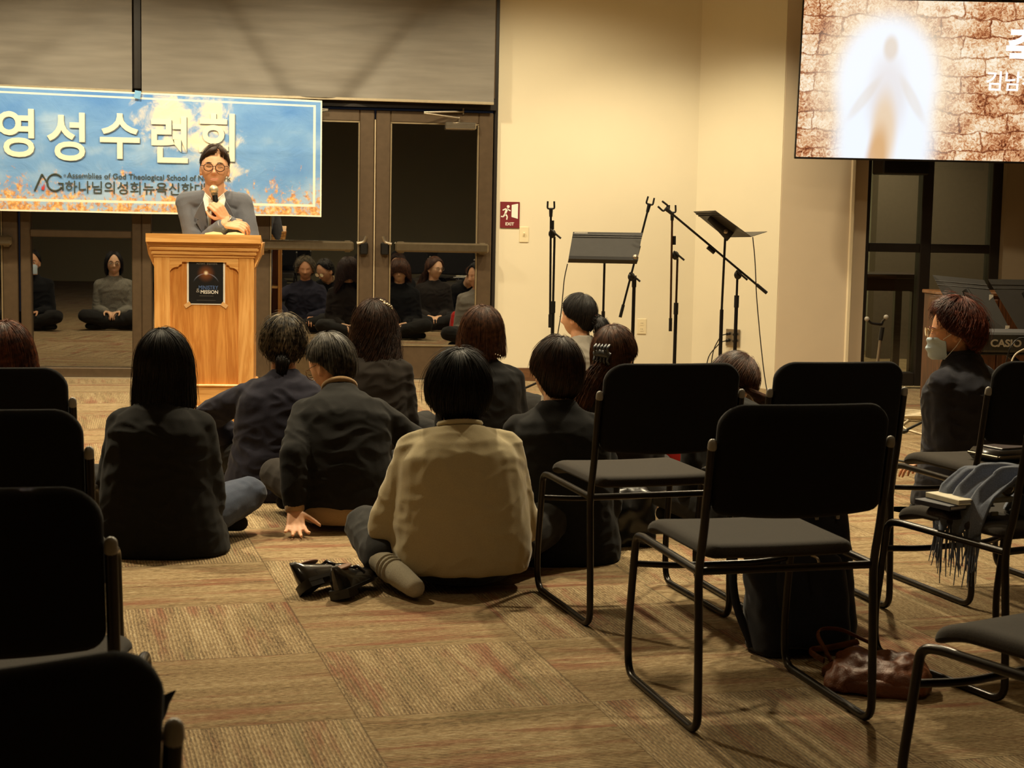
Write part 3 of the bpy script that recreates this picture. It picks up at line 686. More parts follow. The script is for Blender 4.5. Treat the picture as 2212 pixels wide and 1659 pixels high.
lb('book_ledge', [(-.30, .30, .415, .435, 1.03, 1.055)], OAKX, .004)
# poster on the lectern
po = empty('poster', (-.619, 8.812, .859)); tag(po, 'black poster with a glowing horizon taped to the lectern front', 'poster')
MB().box(-.1015, .1015, -.001, .0005, -.128, .128).build('sheet', PAPER, po, 0)
def poster_mat():
    t = NT('poster_print'); o = t.obj(); x, y, z = t.sep(o)
    def rad(cx, cz, sx=1.0): 
        a = t.math('MULTIPLY', t.math('SUBTRACT', x, cx), sx); b = t.math('SUBTRACT', z, cz); return t.math('SQRT', t.math('ADD', t.math('MULTIPLY', a, a), t.math('MULTIPLY', b, b)))
    r1 = rad(0, -.032); ring = t.math('MULTIPLY', t.mapr(t.math('ABSOLUTE', t.math('SUBTRACT', r1, .072)), 0, .004, 1, 0), t.mapr(z, -.01, .035))
    halo = t.mapr(rad(0, .042), 0, .055, 1, 0); core = t.mapr(rad(0, .044), 0, .016, 1, 0)
    c = t.mix(t.math('MULTIPLY', ring, .6), lin((10, 10, 13)), lin((150, 160, 190)))
    c = t.mix(t.math('MULTIPLY', halo, .55), c, lin((170, 96, 40))); c = t.mix(core, c, lin((255, 236, 200)))
    t.bsdf(c, .5); return t.m
MB().box(-.092, .092, -.0018, -.001, -.122, .121).build('printed_panel', poster_mat(), po, 0)
BLU = plain('poster_blue', (76, 104, 156), .6); TXW = plain('poster_white', (235, 232, 228), .6); TXG = plain('poster_grey', (150, 146, 142), .6)
text('AGTSNY', -.003, .090, .0125, TXG, po, -.0022, .0, 'RIGHT'); text('영성수련회', .003, .090, .0125, TXG, po, -.0022, .0, 'LEFT')
text('MINISTRY', .012, -.046, .031, BLU, po, -.0022, .012, 'CENTER', .78)
text('&', -.043, -.062, .032, TXG, po, -.0023, .0, 'CENTER')
text('MISSION', .018, -.068, .0265, TXW, po, -.0024, .018, 'CENTER', .95)
for x0, x1, z0, z1 in ((-.036, .040, -.0815, -.079), (-.050, .052, -.1055, -.1035)): MB().box(x0, x1, -.0022, -.0018, z0, z1).build('fine_print', plain('poster_dim_grey', (84, 82, 80), .6), po, 0)
TAPE = plain('clear_tape', (224, 178, 122), .3, coat=.3)
for s in (-1, 1): MB().obox((s*.098, -.0016, -.130), (.018, .0005, .011), Matrix.Rotation(s*.6, 3, 'Y')).build('clear_tape', TAPE, po, 0)
# open book on the desk
bk = empty('open_book', (-.535, 9.02, 1.086)); bk.rotation_euler = (-.16, 0, .1); tag(bk, 'open book with cream pages lying on the lectern under his forearms', 'book')
PG = plain('book_pages', (238, 220, 168), .7, var=.04, sc=90)
for s in (-1, 1):
    pr = [(0, .004), (s*.02, .020), (s*.06, .024), (s*.105, .015), (s*.112, .002), (0, 0)]
    MB().prism(pr, lambda x, z, d: (x, -.08+d, z+.003), .16).build('page_block', PG, bk, 50)
MB().box(-.118, .118, -.084, .084, 0, .004, .001).build('cover', plain('book_cover_black', (28, 24, 24), .5), bk, 30)

# ------------------------------------------------------------------ stands on the stage
def base_tripod(par, x, y, m=BLACKM, spread=.30, h=.16):
    for k in range(3):
        a = R(30+120*k); MB().tube(fillet([(x, y, h), (x+.05*math.cos(a), y+.05*math.sin(a), h-.03), (x+spread*math.cos(a), y+spread*math.sin(a), .012)], .03), .008, 8).build('leg', m, par, 60)
        MB().cap((x+(spread-.02)*math.cos(a), y+(spread-.02)*math.sin(a), .018), (x+spread*math.cos(a), y+spread*math.sin(a), .012), .012, .012, 8).build('rubber_foot', BLACKP, par, 60)
def mic_stand(px_, py_, piv, clip, tail, label, red=False, lowtop=.62):
    s = empty('microphone_stand', (px_, py_, 0)); tag(s, label, 'stand', 'microphone stands by the cream wall')
    L = lambda p: (p[0]-px_, p[1]-py_, p[2])
    pt = (0, 0, piv[2]-.02); mb = lambda: MB()
    mb().tube([(0, 0, .1), (0, 0, lowtop)], .0125, 12).build('pole', BLACKM, s, 60)
    mb().tube([(0, 0, lowtop), pt], .008, 10).build('inner_pole', plain('dark_brown_pole', (70, 50, 34), .3, .6) if red else BLACKM, s, 60)
    mb().tube([(0, 0, lowtop-.03), (0, 0, lowtop+.05)], .0165, 12).build('height_clutch', BLACKP, s, 60)
    mb().tube([L(tail), L(clip)], .0075, 10).build('boom', plain('boom_bronze', (84, 58, 36), .3, .6) if red else BLACKM, s, 60)
    d = (Vector(clip)-Vector(tail)).normalized(); t0 = Vector(L(tail))
    mb().tube([t0-d*.005, t0+d*.085], .0115, 10).build('counterweight', BLACKP, s, 60)
    p = Vector(L(piv)); mb().ell(p, (.026, .022, .03)).build('pivot', BLACKP, s, 60)
    mb().tube([p+Vector((-.02, -.03, .03)), p+Vector((.055, -.035, -.03))], .007, 8).build('pivot_knob', BLACKP, s, 60)
    mid = Vector(L(piv))*.6+Vector(L(clip))*.4 if (Vector(clip)-Vector(piv)).length > .2 else p+d*.06
    mb().tube([mid-d*.03, mid+d*.03], .0125, 10).build('boom_clutch', BLACKP, s, 60)
    c = Vector(L(clip)); q = mb().tube([c-d*.02, c+d*.035], [.011, .014], 10); sd = d.cross(Vector((0, 1, 0))).normalized()
    e = c+d*.035
    q.tube(fillet([e+sd*.022+d*.05, e+sd*.024, e-sd*.024, e-sd*.022+d*.05], .012), .0065, 8)
    q.build('microphone_clip', BLACKP, s, 60); base_tripod(s, 0, 0); return s
def pt(u, v, y): return tuple(at_y(u, v, y))
mic_stand(*pt(1196, 600, 10.8)[:2], pt(1193, 505, 10.79), pt(1190, 462, 10.77), pt(1188, 706, 10.77), 'microphone stand below the light switch with its boom folded straight down', lowtop=.62)
mic_stand(*pt(1369, 640, 10.9)[:2], pt(1364, 598, 10.88), pt(1400, 452, 10.87), pt(1340, 684, 10.87), 'microphone stand with its boom slanting up past the front music stand', lowtop=.80)
mic_stand(*pt(1461, 640, 10.8)[:2], pt(1459, 552, 10.78), pt(1452, 470, 10.76), pt(1448, 714, 10.76), 'microphone stand with a bronze boom hanging down, nearest the wall corner', True, .62)
mic_stand(*pt(1590, 680, 10.3)[:2], pt(1594, 594, 10.28), pt(1447, 458, 10.27), pt(1655, 632, 10.27), 'microphone stand with a long boom reaching up left across the corner', False, .70)
def desk(name, c4, label, polebase, knuckle, group='music stands', lip=True, pole=True):
    s = empty(name, (polebase[0], polebase[1], 0)); tag(s, label, 'stand', group); o = Vector((polebase[0], polebase[1], 0))
    TL, TRt, BR, BLc = [Vector(p)-o for p in c4]; n = (TRt-TL).cross(BLc-TL).normalized()
    if n.y > 0: n = -n
    g = 0.0015; m = MB(); vs_ = [p+n*g for p in (TL, TRt, BR, BLc)]+[p-n*g for p in (TL, TRt, BR, BLc)]
    m.add(vs_, [(0, 1, 2, 3), (7, 6, 5, 4), (0, 4, 5, 1), (1, 5, 6, 2), (2, 6, 7, 3), (3, 7, 4, 0)])
    d = m.build('desk', BLACKM2, s, 0)
    for f_ in (.10, .17):
        a, b = TL.lerp(BLc, f_), TRt.lerp(BR, f_); MB().tube([a+n*.003, b+n*.003], .003, 6).build('crease', BLACKM2, d, 60)
    return s, TL, TRt, BR, BLc, n, o
BLACKM2 = plain('music_desk_black', (52, 50, 48), 0.42, 0.25, var=0.06, sc=30)
s, TL, TRt, BR, BLc, n, o = desk('music_stand', (pt(1238, 501, 10.58), pt(1388, 503, 10.58), pt(1376, 567, 10.46), pt(1227, 564, 10.46)), 'black music stand facing the room, with a silver ball on its ledge', pt(1304, 640, 10.56), None)
up_ = (TL-BLc).normalized()
MB().add([BLc-up_*.012, BR-up_*.012, BR+n*.05-up_*.012, BLc+n*.05-up_*.012, BLc, BR, BR+n*.05+up_*.012, BLc+n*.05+up_*.012], [(0, 1, 2, 3), (4, 7, 6, 5), (0, 4, 5, 1), (1, 5, 6, 2), (2, 6, 7, 3), (3, 7, 4, 0)]).build('ledge', BLACKM, s, 0)
MB().tube([(0, 0, .1), (0, 0, .62)], .0125, 12).build('pole', BLACKM, s, 60); MB().tube([(0, 0, .62), (0, 0, 1.0)], .008, 10).build('inner_pole', BLACKM, s, 60); base_tripod(s, 0, 0, spread=.26)
MB().obox(TL.lerp(TRt, .12).lerp(BLc, .04)+n*.002, (.045, .001, .006), None).build('sticker', PAPER, s, 0)
bp_ = pt(1372, 556, 10.43); b_ = MB().ell(bp_, (.02, .02, .02)).build('silver_ball', STEEL, None, 180); tag(b_, 'small silver microphone head resting on the front music stand ledge', 'microphone')
w_ = [pt(1226, 570, 10.45), pt(1219, 600, 10.46), pt(1212, 680, 10.5), pt(1203, 730, 10.5), (pt(1203, 730, 10.5)[0], 10.5, .01)]
tag(MB().tube(fillet(w_, .08), .0035, 8).build('hanging_cable', BLACKP, None, 60), 'thin black cable hanging from the left end of the front music stand', 'cable')
kn = pt(1567, 500, 10.2)
s, TL, TRt, BR, BLc, n, o = desk('music_stand', (pt(1498, 457, 10.38), pt(1545, 455, 10.02), pt(1622, 511, 10.02), pt(1566, 512, 10.38)), 'music stand seen from below with its tilted desk, in the wall corner', (pt(1558, 700, 10.22)[0], 10.22), kn)
kl = Vector(kn)-o; MB().tube([(0, 0, .1), (0, 0, .66)], .0125, 12).build('pole', BLACKM, s, 60); MB().tube([(0, 0, .66), (kl.x, kl.y, kl.z-.02)], .008, 10).build('inner_pole', BLACKM, s, 60); base_tripod(s, 0, 0, spread=.26)
c_ = (TL+TRt+BR+BLc)/4; ax_ = (TL+TRt-BR-BLc).normalized(); q = MB(); q.tube([c_-ax_*.10+n*.012, c_+ax_*.09+n*.012], [.055, .022], 14, flat=.35); q.build('tilt_bracket', BLACKP, s, 60)
MB().ell(kl, (.022, .022, .022)).build('tilt_knob', STEEL, s, 60)
e2 = BR+Vector((.10, -.02, .035)); MB().add([BR, BLc, BLc+Vector((.10, -.02, .035)), e2, BR-Vector((0, 0, .003)), BLc-Vector((0, 0, .003)), BLc+Vector((.10, -.02, .032)), e2-Vector((0, 0, .003))], [(0, 1, 2, 3), (7, 6, 5, 4), (0, 4, 5, 1), (1, 5, 6, 2), (2, 6, 7, 3), (3, 7, 4, 0)]).build('ledge', BLACKM2, s, 0)
w_ = [pt(1626, 512, 10.1), pt(1631, 560, 10.12), pt(1634, 640, 10.15), pt(1643, 740, 10.2), pt(1652, 820, 10.2)]; w_.append((w_[-1][0]+.02, 10.1, .01))
tag(MB().tube(fillet(w_, .1), .0035, 8).build('hanging_cable', BLACKP, None, 60), 'thin black cable hanging from the tilted corner music stand to the carpet', 'cable')
# two desks by the keyboard
for k, (c4, pb, lab) in enumerate((((pt(2014, 594, 8.92), pt(2126, 605, 8.80), pt(2187, 722, 8.62), pt(2080, 720, 8.74)), (3.66, 8.95), 'black music stand desk seen from behind, just left of its twin by the keyboard'), ((pt(2134, 603, 8.76), pt(2262, 605, 8.64), pt(2330, 724, 8.48), pt(2206, 722, 8.60)), (4.10, 8.82), 'black music stand desk at the right edge above the keyboard'))):
    s, TL, TRt, BR, BLc, n, o = desk('music_stand', c4, lab, pb, None, 'music stands')
    c_ = (TL+TRt+BR+BLc)/4; ax_ = (TL+TRt-BR-BLc).normalized()
    MB().tube([c_-ax_*.13+n*.014, c_+ax_*.10+n*.014], [.05, .022], 14, flat=.4).build('tilt_bracket', BLACKP, s, 60)
    MB().tube([(0, 0, .1), (0, 0, .55)], .0125, 12).build('pole', BLACKM, s, 60); MB().tube([(0, 0, .55), c_-ax_*.05-n*.02], .009, 10).build('inner_pole', BLACKM, s, 60); base_tripod(s, 0, 0, spread=.25)
    for f_ in (.33, .9): MB().obox(TRt.lerp(BR, f_)-(TRt-TL).normalized()*.012+n*.003, (.012, .001, .016), None).build('sticker', PAPER, s, 0)
# keyboard on a cross stand
kb = empty('electric_keyboard', (3.37, 7.9, 0)); tag(kb, 'dark grey electric keyboard seen from behind at the right edge, cables plugged in', 'keyboard')
KBM = plain('keyboard_grey_plastic', (62, 62, 62), .5, var=.05, sc=90)
MB().box(0, 1.32, 0, .30, .585, .69, .012).build('case', KBM, kb, 30)
MB().box(.0, 1.32, .02, .28, .57, .586, .006).build('underside', BLACKP, kb, 30)
text('CASIO', .075, .617, .052, plain('keyboard_letter_silver', (205, 200, 190), .5), kb, -.0015, .03, sx=1.12)
q = MB()
for k in range(50):
    q.box(.10+k*.0232, .1225+k*.0232, .30, .40, .655, .672, .001)
for m_, nm in ((PAPER, 'white_keys'),): tag(q.build(nm, m_, kb, 0))
MB().box(0, 1.32, .30, .42, .585, .655, .006).build('key_bed', KBM, kb, 30)
for s_ in (-1, 1):
    MB().tube([(.66-s_*.36, .06, .02), (.66+s_*.36, .06, .57)], .014, 10).build('stand_leg', BLACKM, kb, 60); MB().tube([(.66-s_*.36, .34, .02), (.66+s_*.36, .34, .57)], .014, 10).build('stand_leg', BLACKM, kb, 60)
    MB().tube([(.66-s_*.36, -.02, .014), (.66-s_*.36, .42, .014)], .014, 10).build('stand_foot', BLACKM, kb, 60)
MB().tube(fillet([(.245, -.005, .66), (.21, -.03, .663), (.165, -.04, .62), (.14, -.04, .50), (.16, -.05, .3), (.2, -.06, .02)], .05), .0035, 8).build('power_cable', BLACKP, kb, 60)
MB().tube(fillet([(.30, -.005, .612), (.24, -.05, .612), (.18, -.055, .58), (.155, -.06, .48), (.14, -.06, .2), (.10, -.08, .02)], .05), .0045, 8).build('audio_cable', plain('white_cable', (226, 214, 190), .5), kb, 60)
for x, z in ((.25, .66), (.31, .612)): MB().cyl((x+.03, -.008, z), (x-.03, -.012, z), .010, .007, 10).build('plug', BLACKP, kb, 40)
# wooden cabinet behind the masked woman
BRN = wood('brown_cabinet_wood', (92, 54, 28), (52, 30, 17), 'Z', 1.2, .4, .2)
cb = empty('wooden_cabinet', (4.06, 10.02, 0)); tag(cb, 'brown wooden cabinet behind the masked woman, mostly hidden', 'cabinet')
MB().box(0, .70, 0, .40, .06, .78, .004).build('carcass', BRN, cb, 30); MB().box(-.015, .715, -.015, .41, .78, .805, .005).build('top', wood('cabinet_top', (128, 86, 50), (84, 52, 28), 'X'), cb, 30); MB().box(.03, .67, .03, .37, 0, .06).build('plinth', BRN, cb, 30)
for x0, x1 in ((.02, .345), (.355, .68)):
    dr = MB().box(x0, x1, -.014, 0, .09, .76, .004).build('door', BRN, cb, 30); MB().ell((x1-.03 if x0 < .1 else x0+.03, -.026, .5), (.011, .013, .011)).build('knob', STEEL, dr, 60)
# guitar stand in front of the partition
gs = empty('instrument_stand', (3.80, 10.6, 0)); tag(gs, 'chrome instrument stand with a forked black yoke before the dark partition', 'stand')
MB().tube([(.0, 0, .10), (.035, 0, .50)], .010, 12).build('tube', STEEL, gs, 60); MB().tube([(.03, 0, .44), (.04, 0, .53)], .016, 12).build('collar', BLACKP, gs, 60)
MB().tube(fillet([(-.085, -.05, .585), (-.06, -.04, .56), (.03, -.02, .55), (.045, .02, .565), (.04, -.06, .60)], .02), .0095, 10).build('yoke', BLACKP, gs, 60)
for p_ in ((-.09, -.052, .59), (.04, -.066, .605)): MB().ell(p_, (.017, .017, .017)).build('yoke_tip', GREYP, gs, 60)
base_tripod(gs, 0, 0, spread=.22)
# loops of cable on the carpet
q = MB()
for k in range(6):
    r_ = .14+.012*k; q2 = [(3.83+(r_+.01*math.sin(3*a+k))*math.cos(a)*1.15, 9.75+r_*.8*math.sin(a), .008+.006*k+.004*math.sin(5*a+k)) for a in np.linspace(0, 2*PI, 40)]
    q.tube(q2, .0055, 8)
q.tube(fillet([(3.70, 9.66, .01), (3.5, 9.3, .008), (3.55, 8.8, .008), (3.3, 8.3, .008)], .2), .0055, 8)
tag(q.build('coiled_cable', plain('white_cable_coil', (230, 216, 186), .5), None, 60), 'coil of white cable lying on the carpet behind the masked woman', 'cable')
for k, pts_ in enumerate((((3.1, 8.6, .007), (2.95, 8.1, .007), (3.15, 7.7, .007), (3.0, 7.2, .007)), ((2.8, 9.2, .007), (2.9, 8.5, .007), (2.75, 7.9, .007), (3.3, 7.6, .007)))):
    tag(MB().tube(fillet(list(pts_), .15), .005, 8).build('floor_cable', BLACKP, None, 60), ['thin black cable on the carpet left of the keyboard', 'second black cable on the carpet, further left of the keyboard'][k], 'cable', 'cables on the carpet')
# table and plant in the next room
tb = empty('side_table', (4.35, 12.7, 0)); tag(tb, 'dark side table standing behind the glass partition', 'table')
DK = wood('dark_table_wood', (58, 44, 36), (38, 28, 24), 'X')
MB().box(-.5, .5, -.25, .25, .80, .84, .005).build('table_top', DK, tb, 30); MB().box(-.46, .46, -.21, .21, .70, .80, .003).build('apron', DK, tb, 30)
for sx in (-1, 1):
    for sy in (-1, 1): MB().box(sx*.44-.03, sx*.44+.03, sy*.19-.03, sy*.19+.03, 0, .70, .004).build('leg', DK, tb, 30)
pl = empty('potted_plant', (4.02, 12.62, .842)); tag(pl, 'dark leafy plant on the table behind the partition', 'plant')
MB().tube([(0, 0, 0), (0, 0, .05), (0, 0, .07)], [.06, .075, .07], 16).build('pot', plain('dark_pot', (60, 50, 44), .6), pl, 50)
GRN = plain('dark_leaf', (46, 52, 40), .5, var=.2)
for k in range(9):
    a = k*2.4; L_ = .22+.10*((k*37) % 5)/5; pr = [(.02*math.cos(a), .02*math.sin(a), .06), (.10*math.cos(a), .10*math.sin(a), .06+L_), (.22*math.cos(a), .22*math.sin(a), .10+L_)]
    MB().tube(fillet(pr, .15, 8), [.004]+[.016]*8+[.012, .001], 8, flat=.3).build('leaf', GRN, pl, 60)

# ------------------------------------------------------------------ things on chairs and carpet
BKF = fabric('black_bag_cloth', (28, 28, 34), sheen=.2, bump=.3)
bp = empty('backpack', (1.395, 4.41, 0), .25); bp.rotation_euler = (R(-7), 0, .25); tag(bp, 'black backpack standing under the nearest empty chair', 'backpack')
def softbox(w, d, h, r, name, m, par, seed=1, amp=.008, vox=.009, taper=.8):
    q = MB(); rings = []
    for z, s_ in ((0, .86), (.02*h, .96), (.15*h, 1.0), (.5*h, 1.0), (.8*h, .93), (.93*h, .80), (h, .55)):
        rings.append([(x*s_, y*(s_ if z < .5*h else s_*taper), z) for x, y in rrect(w, d, r, 5)])
    q.loft(rings); me = remesh(q, name, vox, 4); disp(me, lambda c, n: amp*vnoise(c, 9, seed)+amp*.5*vnoise(c, 22, seed+3)); return put(name, me, m, par, 180)
softbox(.165, .085, .49, .06, 'main_bag', BKF, bp, 2, .010)
po_ = softbox(.120, .04, .27, .045, 'front_pocket', BKF, bp, 5, .008); po_.location = (0, -.072, .02)
MB().tube(fillet([(-.03, -.12, .285), (-.025, -.145, .28), (-.02, -.145, .25)], .01), .004, 8).build('zip_pull', STEEL, bp, 60)
for k, s_ in enumerate((-1, 1)): MB().tube(fillet([(s_*.07, .06, .45), (s_*.14, .12, .36), (s_*.19, .06, .16), (s_*.16, .0, .02)], .1), .012, 8, flat=.35).build('shoulder_strap', BKF, bp, 60)
MB().tube(fillet([(.03, .03, .44), (.05, .04, .50), (.13, .06, .49), (.14, .05, .42)], .03), .013, 8, flat=.4).build('grab_handle', BKF, bp, 60)
for x in (.02, .09): MB().box(x-.006, x+.006, -.075, -.06, .38, .42, .002).build('buckle', STEEL, bp, 30)
def leather(name, c):
    t = NT(name); o = t.obj(); n1 = t.noise(o, 14, 5, .6, .8); n2 = t.noise(o, 260, 3); c = lin(c)
    t.bsdf(t.ramp(n1, [(.3, tuple(q*.6 for q in c[:3])+(1,)), (.7, c)]), .5, 0, t.bump(t.math('ADD', n1, t.math('MULTIPLY', n2, .2)), .5, .01), .5); return t.m
hb = empty('leather_bag', (1.495, 4.05, 0), -.3); tag(hb, 'small crumpled brown leather bag on the carpet beside the backpack', 'bag')
LEA = leather('brown_leather', (124, 68, 32))
q = MB(); rings = []
for z, sx, sy in ((0, .12, .10), (.012, .135, .115), (.035, .13, .11), (.060, .115, .09), (.078, .08, .055)): rings.append([(x*sx/.13+.01*z*10, y*sy/.11, z) for x, y in rrect(.13, .11, .045, 6)])
q.loft(rings); me = remesh(q, 'bag_body', .006, 3); disp(me, lambda c, n: .016*vnoise(c, 13, 3, (1, 1, 1.5))+.014*(.3-np.abs(vnoise(c, 17, 7)))+.006*vnoise(c, 40, 9)); put('bag_body', me, LEA, hb, 180)
q = MB(); rings = [[(x*s_, y*s_*.8-.085, z) for x, y in rrect(.11, .05, .03, 6)] for z, s_ in ((0, .9), (.012, 1), (.03, .95), (.042, .7))]
q.loft(rings); me = remesh(q, 'flap', .006, 3); disp(me, lambda c, n: .012*vnoise(c, 16, 9)); put('flap', me, LEA, hb, 180)
for k, (x0, x1, h_) in enumerate(((-.12, -.02, .10), (-.14, -.05, .04))):
    MB().tube(fillet([(x0, .10, .03), (x0-.05, .17, h_), (x1-.08, .20, h_), (x1, .10, .09)], .05), .009, 8, flat=.4).build('strap', LEA, hb, 60)
def shoe(name, x, y, z, rz, rx, ry, label):
    s = empty(name, (x, y, z)); s.rotation_euler = (rx, ry, rz); tag(s, label, 'shoe', 'pair of black leather shoes')
    def outl(y_): 
        t_ = (y_+.125)/.25; return .031+.012*math.sin(PI*min(1, t_*1.05))**.7+.006*math.exp(-((t_-.7)/.18)**2) if 0 < t_ < 1 else .01
    rings = []
    for k in range(15):
        t_ = k/14; y_ = -.125+.25*t_; w = max(.006, outl(y_)*math.sqrt(max(.03, 1-(2*t_-1)**8))); h_ = .075 if t_ < .12 else (.066-.03*(t_-.12)/.5 if t_ < .62 else .036-.012*(t_-.62)/.38)
        h_ += .004; rings.append([(w*math.cos(a), y_, .012+max(0, math.sin(a))*h_*(1 if t_ > .5 else 1)-(.012 if math.sin(a) < 0 else 0)*0) for a in np.linspace(0, 2*PI, 20, endpoint=False)])
    u_ = MB().loft(rings).build('upper', SHOE, s, 60)
    MB().ell((0, -.055, .074), (.025, .052, .008)).build('lining', plain('shoe_lining', (122, 82, 52), .6), s, 60)
    pts_ = [(max(.006, outl(-.125+.25*k/24))*1.05, -.127+.254*k/24) for k in range(25)]; poly = pts_+[(-a, b) for a, b in pts_[::-1]]
    MB().prism(poly, lambda a, b, d: (a, b, d), .012).build('sole', BLACKP, s, 30)
    MB().prism([(a, b) for a, b in poly if b < -.06], lambda a, b, d: (a*.98, b, -.018+d), .02).build('heel', BLACKP, s, 30)
    MB().tube([(-.040, .02, .035), (-.02, .015, .060), (.02, .015, .060), (.040, .02, .035)], .006, 8).build('strap', SHOE, s, 60)
    return s
SHOE = plain('polished_black_leather', (22, 20, 19), .22, var=.1, coat=.4, sc=20)
shoe('leather_shoe', .03, 5.19, .035, -.75, 0, R(-38), 'black leather shoe tipped on its side, its lining showing, left of its pair')
shoe('leather_shoe', .115, 5.15, .026, -.45, 0, R(-14), 'black leather shoe standing between its pair and the socked foot')
# books on the scarf chair, book cover on the next chair
def flatbook(name, x, y, z, rz, w, d, h, cover, label, pages=True, grp=None):
    o = empty(name, (x, y, z), rz); tag(o, label, 'book', grp)
    if pages: MB().box(-w+.003, w-.003, -d+.003, d-.003, .002, h-.002).build('page_block', PAPER, o, 0)
    MB().box(-w, w, -d, d, h-.003, h, .001).build('front_cover', cover, o, 30); MB().box(-w, w, -d, d, 0, .003, .001).build('back_cover', cover, o, 30)
    MB().box(-w-.001, -w+.003, -d, d, .0, h, .001).build('spine', cover, o, 30); return o
SX, SY, SZ = 1.73, 4.13, .446
wl = softbox(.075, .055, .03, .02, 'zip_wallet', leather('dark_brown_leather', (44, 32, 28)), None, 3, .003, .005); wl.location = (SX, SY, SZ); wl.rotation_euler = (0, 0, .3); tag(wl, 'dark brown zip wallet at the bottom of the stack on the scarf chair', 'wallet')
MB().box(.06, .085, -.07, -.062, .008, .02, .002).build('zip_tag', CREAMP, wl, 30)
flatbook('notebook', SX-.005, SY+.005, SZ+.030, .42, .085, .065, .014, plain('navy_cover', (34, 36, 52), .5), 'dark navy notebook between the white one and the wallet', True, 'notebooks on the scarf chair')
flatbook('notebook', SX+.04, SY+.01, SZ+.045, .30, .095, .07, .014, plain('cream_cover', (236, 226, 196), .6), 'cream notebook topmost on the stack beside the blue scarf', True, 'notebooks on the scarf chair')
tag(MB().tube([(SX+.135+.022*math.cos(a), SY-.02+.008*math.cos(a), SZ+.083+.022*math.sin(a)) for a in np.linspace(0, 2*PI, 25)], .003, 8).build('metal_ring', plain('brass_ring', (190, 160, 100), .25, .9), None, 60), 'small brass ring standing at the end of the cream notebook', 'ring')
bc = empty('zipped_book_cover', (2.30, 5.11, .452), .35); tag(bc, 'black zipped book cover lying on the chair before the masked woman', 'book')
BLL = plain('glossy_black_leatherette', (26, 24, 24), .25, var=.15, sc=30, bump=.1, coat=.3)
MB().box(-.10, .10, -.075, .075, .0, .042, .014).build('cover', BLL, bc, 40); MB().box(-.097, .097, -.077, -.070, .017, .026, .002).build('zip', plain('zip_grey', (120, 112, 98), .35, .6), bc, 30); MB().box(-.102, -.095, -.072, .072, .017, .026, .002).build('zip', plain('zip_grey2', (120, 112, 98), .35, .6), bc, 30)
MB().box(-.06, .05, -.05, .05, .040, .048, .003).build('front_pocket', BLL, bc, 30)
# fringed scarf
SCF = fabric('blue_grey_scarf_wool', (112, 120, 138), var=.2, sc=300, sheen=.4, big=.3)
sc_ = empty('fringed_scarf', (1.93, 4.14, .452), .35); tag(sc_, 'blue grey wool scarf with fringe thrown over the chair with the books', 'scarf')
def cloth(pathfn, nu, nv, th, name, par, seed):
    pts = []; fs = []; 
    for k in (0, 1):
        for i in range(nu+1):
            for j in range(nv+1):
                p = Vector(pathfn(i/nu, j/nv)); p2 = Vector(pathfn(min(1, i/nu+.01), j/nv))-Vector(pathfn(max(0, i/nu-.01), j/nv)); p3 = Vector(pathfn(i/nu, min(1, j/nv+.01)))-Vector(pathfn(i/nu, max(0, j/nv-.01)))
                n_ = p2.cross(p3); n_ = n_.normalized() if n_.length > 1e-9 else Vector((0, 0, 1)); pts.append(p+n_*(th if k else -th))
    o = (nu+1)*(nv+1)
    for i in range(nu):
        for j in range(nv):
            a = i*(nv+1)+j; fs.append((a, a+1, a+nv+2, a+nv+1)); fs.append((o+a, o+a+nv+1, o+a+nv+2, o+a+1))
    for i in range(nu):
        for j in (0, nv): a = i*(nv+1)+j; b = a+nv+1; fs.append((a, b, o+b, o+a))
    for j in range(nv):
        for i in (0, nu): a = i*(nv+1)+j; b = a+1; fs.append((a, o+a, o+b, b))
    return MB().add(pts, fs).build(name, SCF, par, 180)
def drape(u, v):   # from the heap on the seat over the chair's left edge and down
    s_ = u; w = (v-.5)*.25*(1-.25*u)
    x = .10-.40*s_ if s_ < .75 else .10-.30-.02*math.sin((s_-.75)*6); z = .075+.035*math.sin(s_*3.2)-(0 if s_ < .55 else (s_-.55)**1.25*.30)
    f = .022*math.sin(v*19+u*2.5)+.012*math.sin(v*34+u*5)
    return (x+.25*f*(s_ > .6), -.02+w+.05*s_, z+f*(1-.3*s_))
d_ = cloth(drape, 40, 40, .003, 'draped_end', sc_, 1)
q = MB(); rnd = random.Random(4)
for k in range(46):
    v = k/45; p = Vector(drape(1.0, v)); L_ = .085+.05*rnd.random(); dx, dy = rnd.uniform(-.02, .015), rnd.uniform(-.015, .015)
    q.tube([p, p+Vector((dx*.3, dy*.3, -L_*.4)), p+Vector((dx, dy, -L_))], [.0032, .0026, .0012], 5)
tag(q.build('fringe', SCF, sc_, 60), kind='stuff')
def heap(u, v):
    a = v*2*PI; r_ = .02+.15*u; f = .02*math.sin(a*5+u*6)+.015*math.sin(a*9-u*4); return (.10+r_*math.cos(a)*1.05, -.08+r_*math.sin(a)*1.1, .012+.16*(1-u**1.6)+f*(.4+u*.3)*(1 if u < .98 else .4))
cloth(heap, 26, 60, .004, 'crumpled_heap', sc_, 2)
q = MB()
for k in range(40):
    p = Vector((.0+.008*k*.6, -.215+.03*math.sin(k*.7), .05+.03*rnd.random())); a = rnd.uniform(-.6, .6); L_ = .07+.05*rnd.random()
    q.tube([p, p+Vector((math.sin(a)*L_*.4, -.02, -.01)), p+Vector((math.sin(a)*L_, -.035, -L_*.8))], [.0032, .0026, .0012], 5)
tag(q.build('fringe', SCF, sc_, 60), kind='stuff')
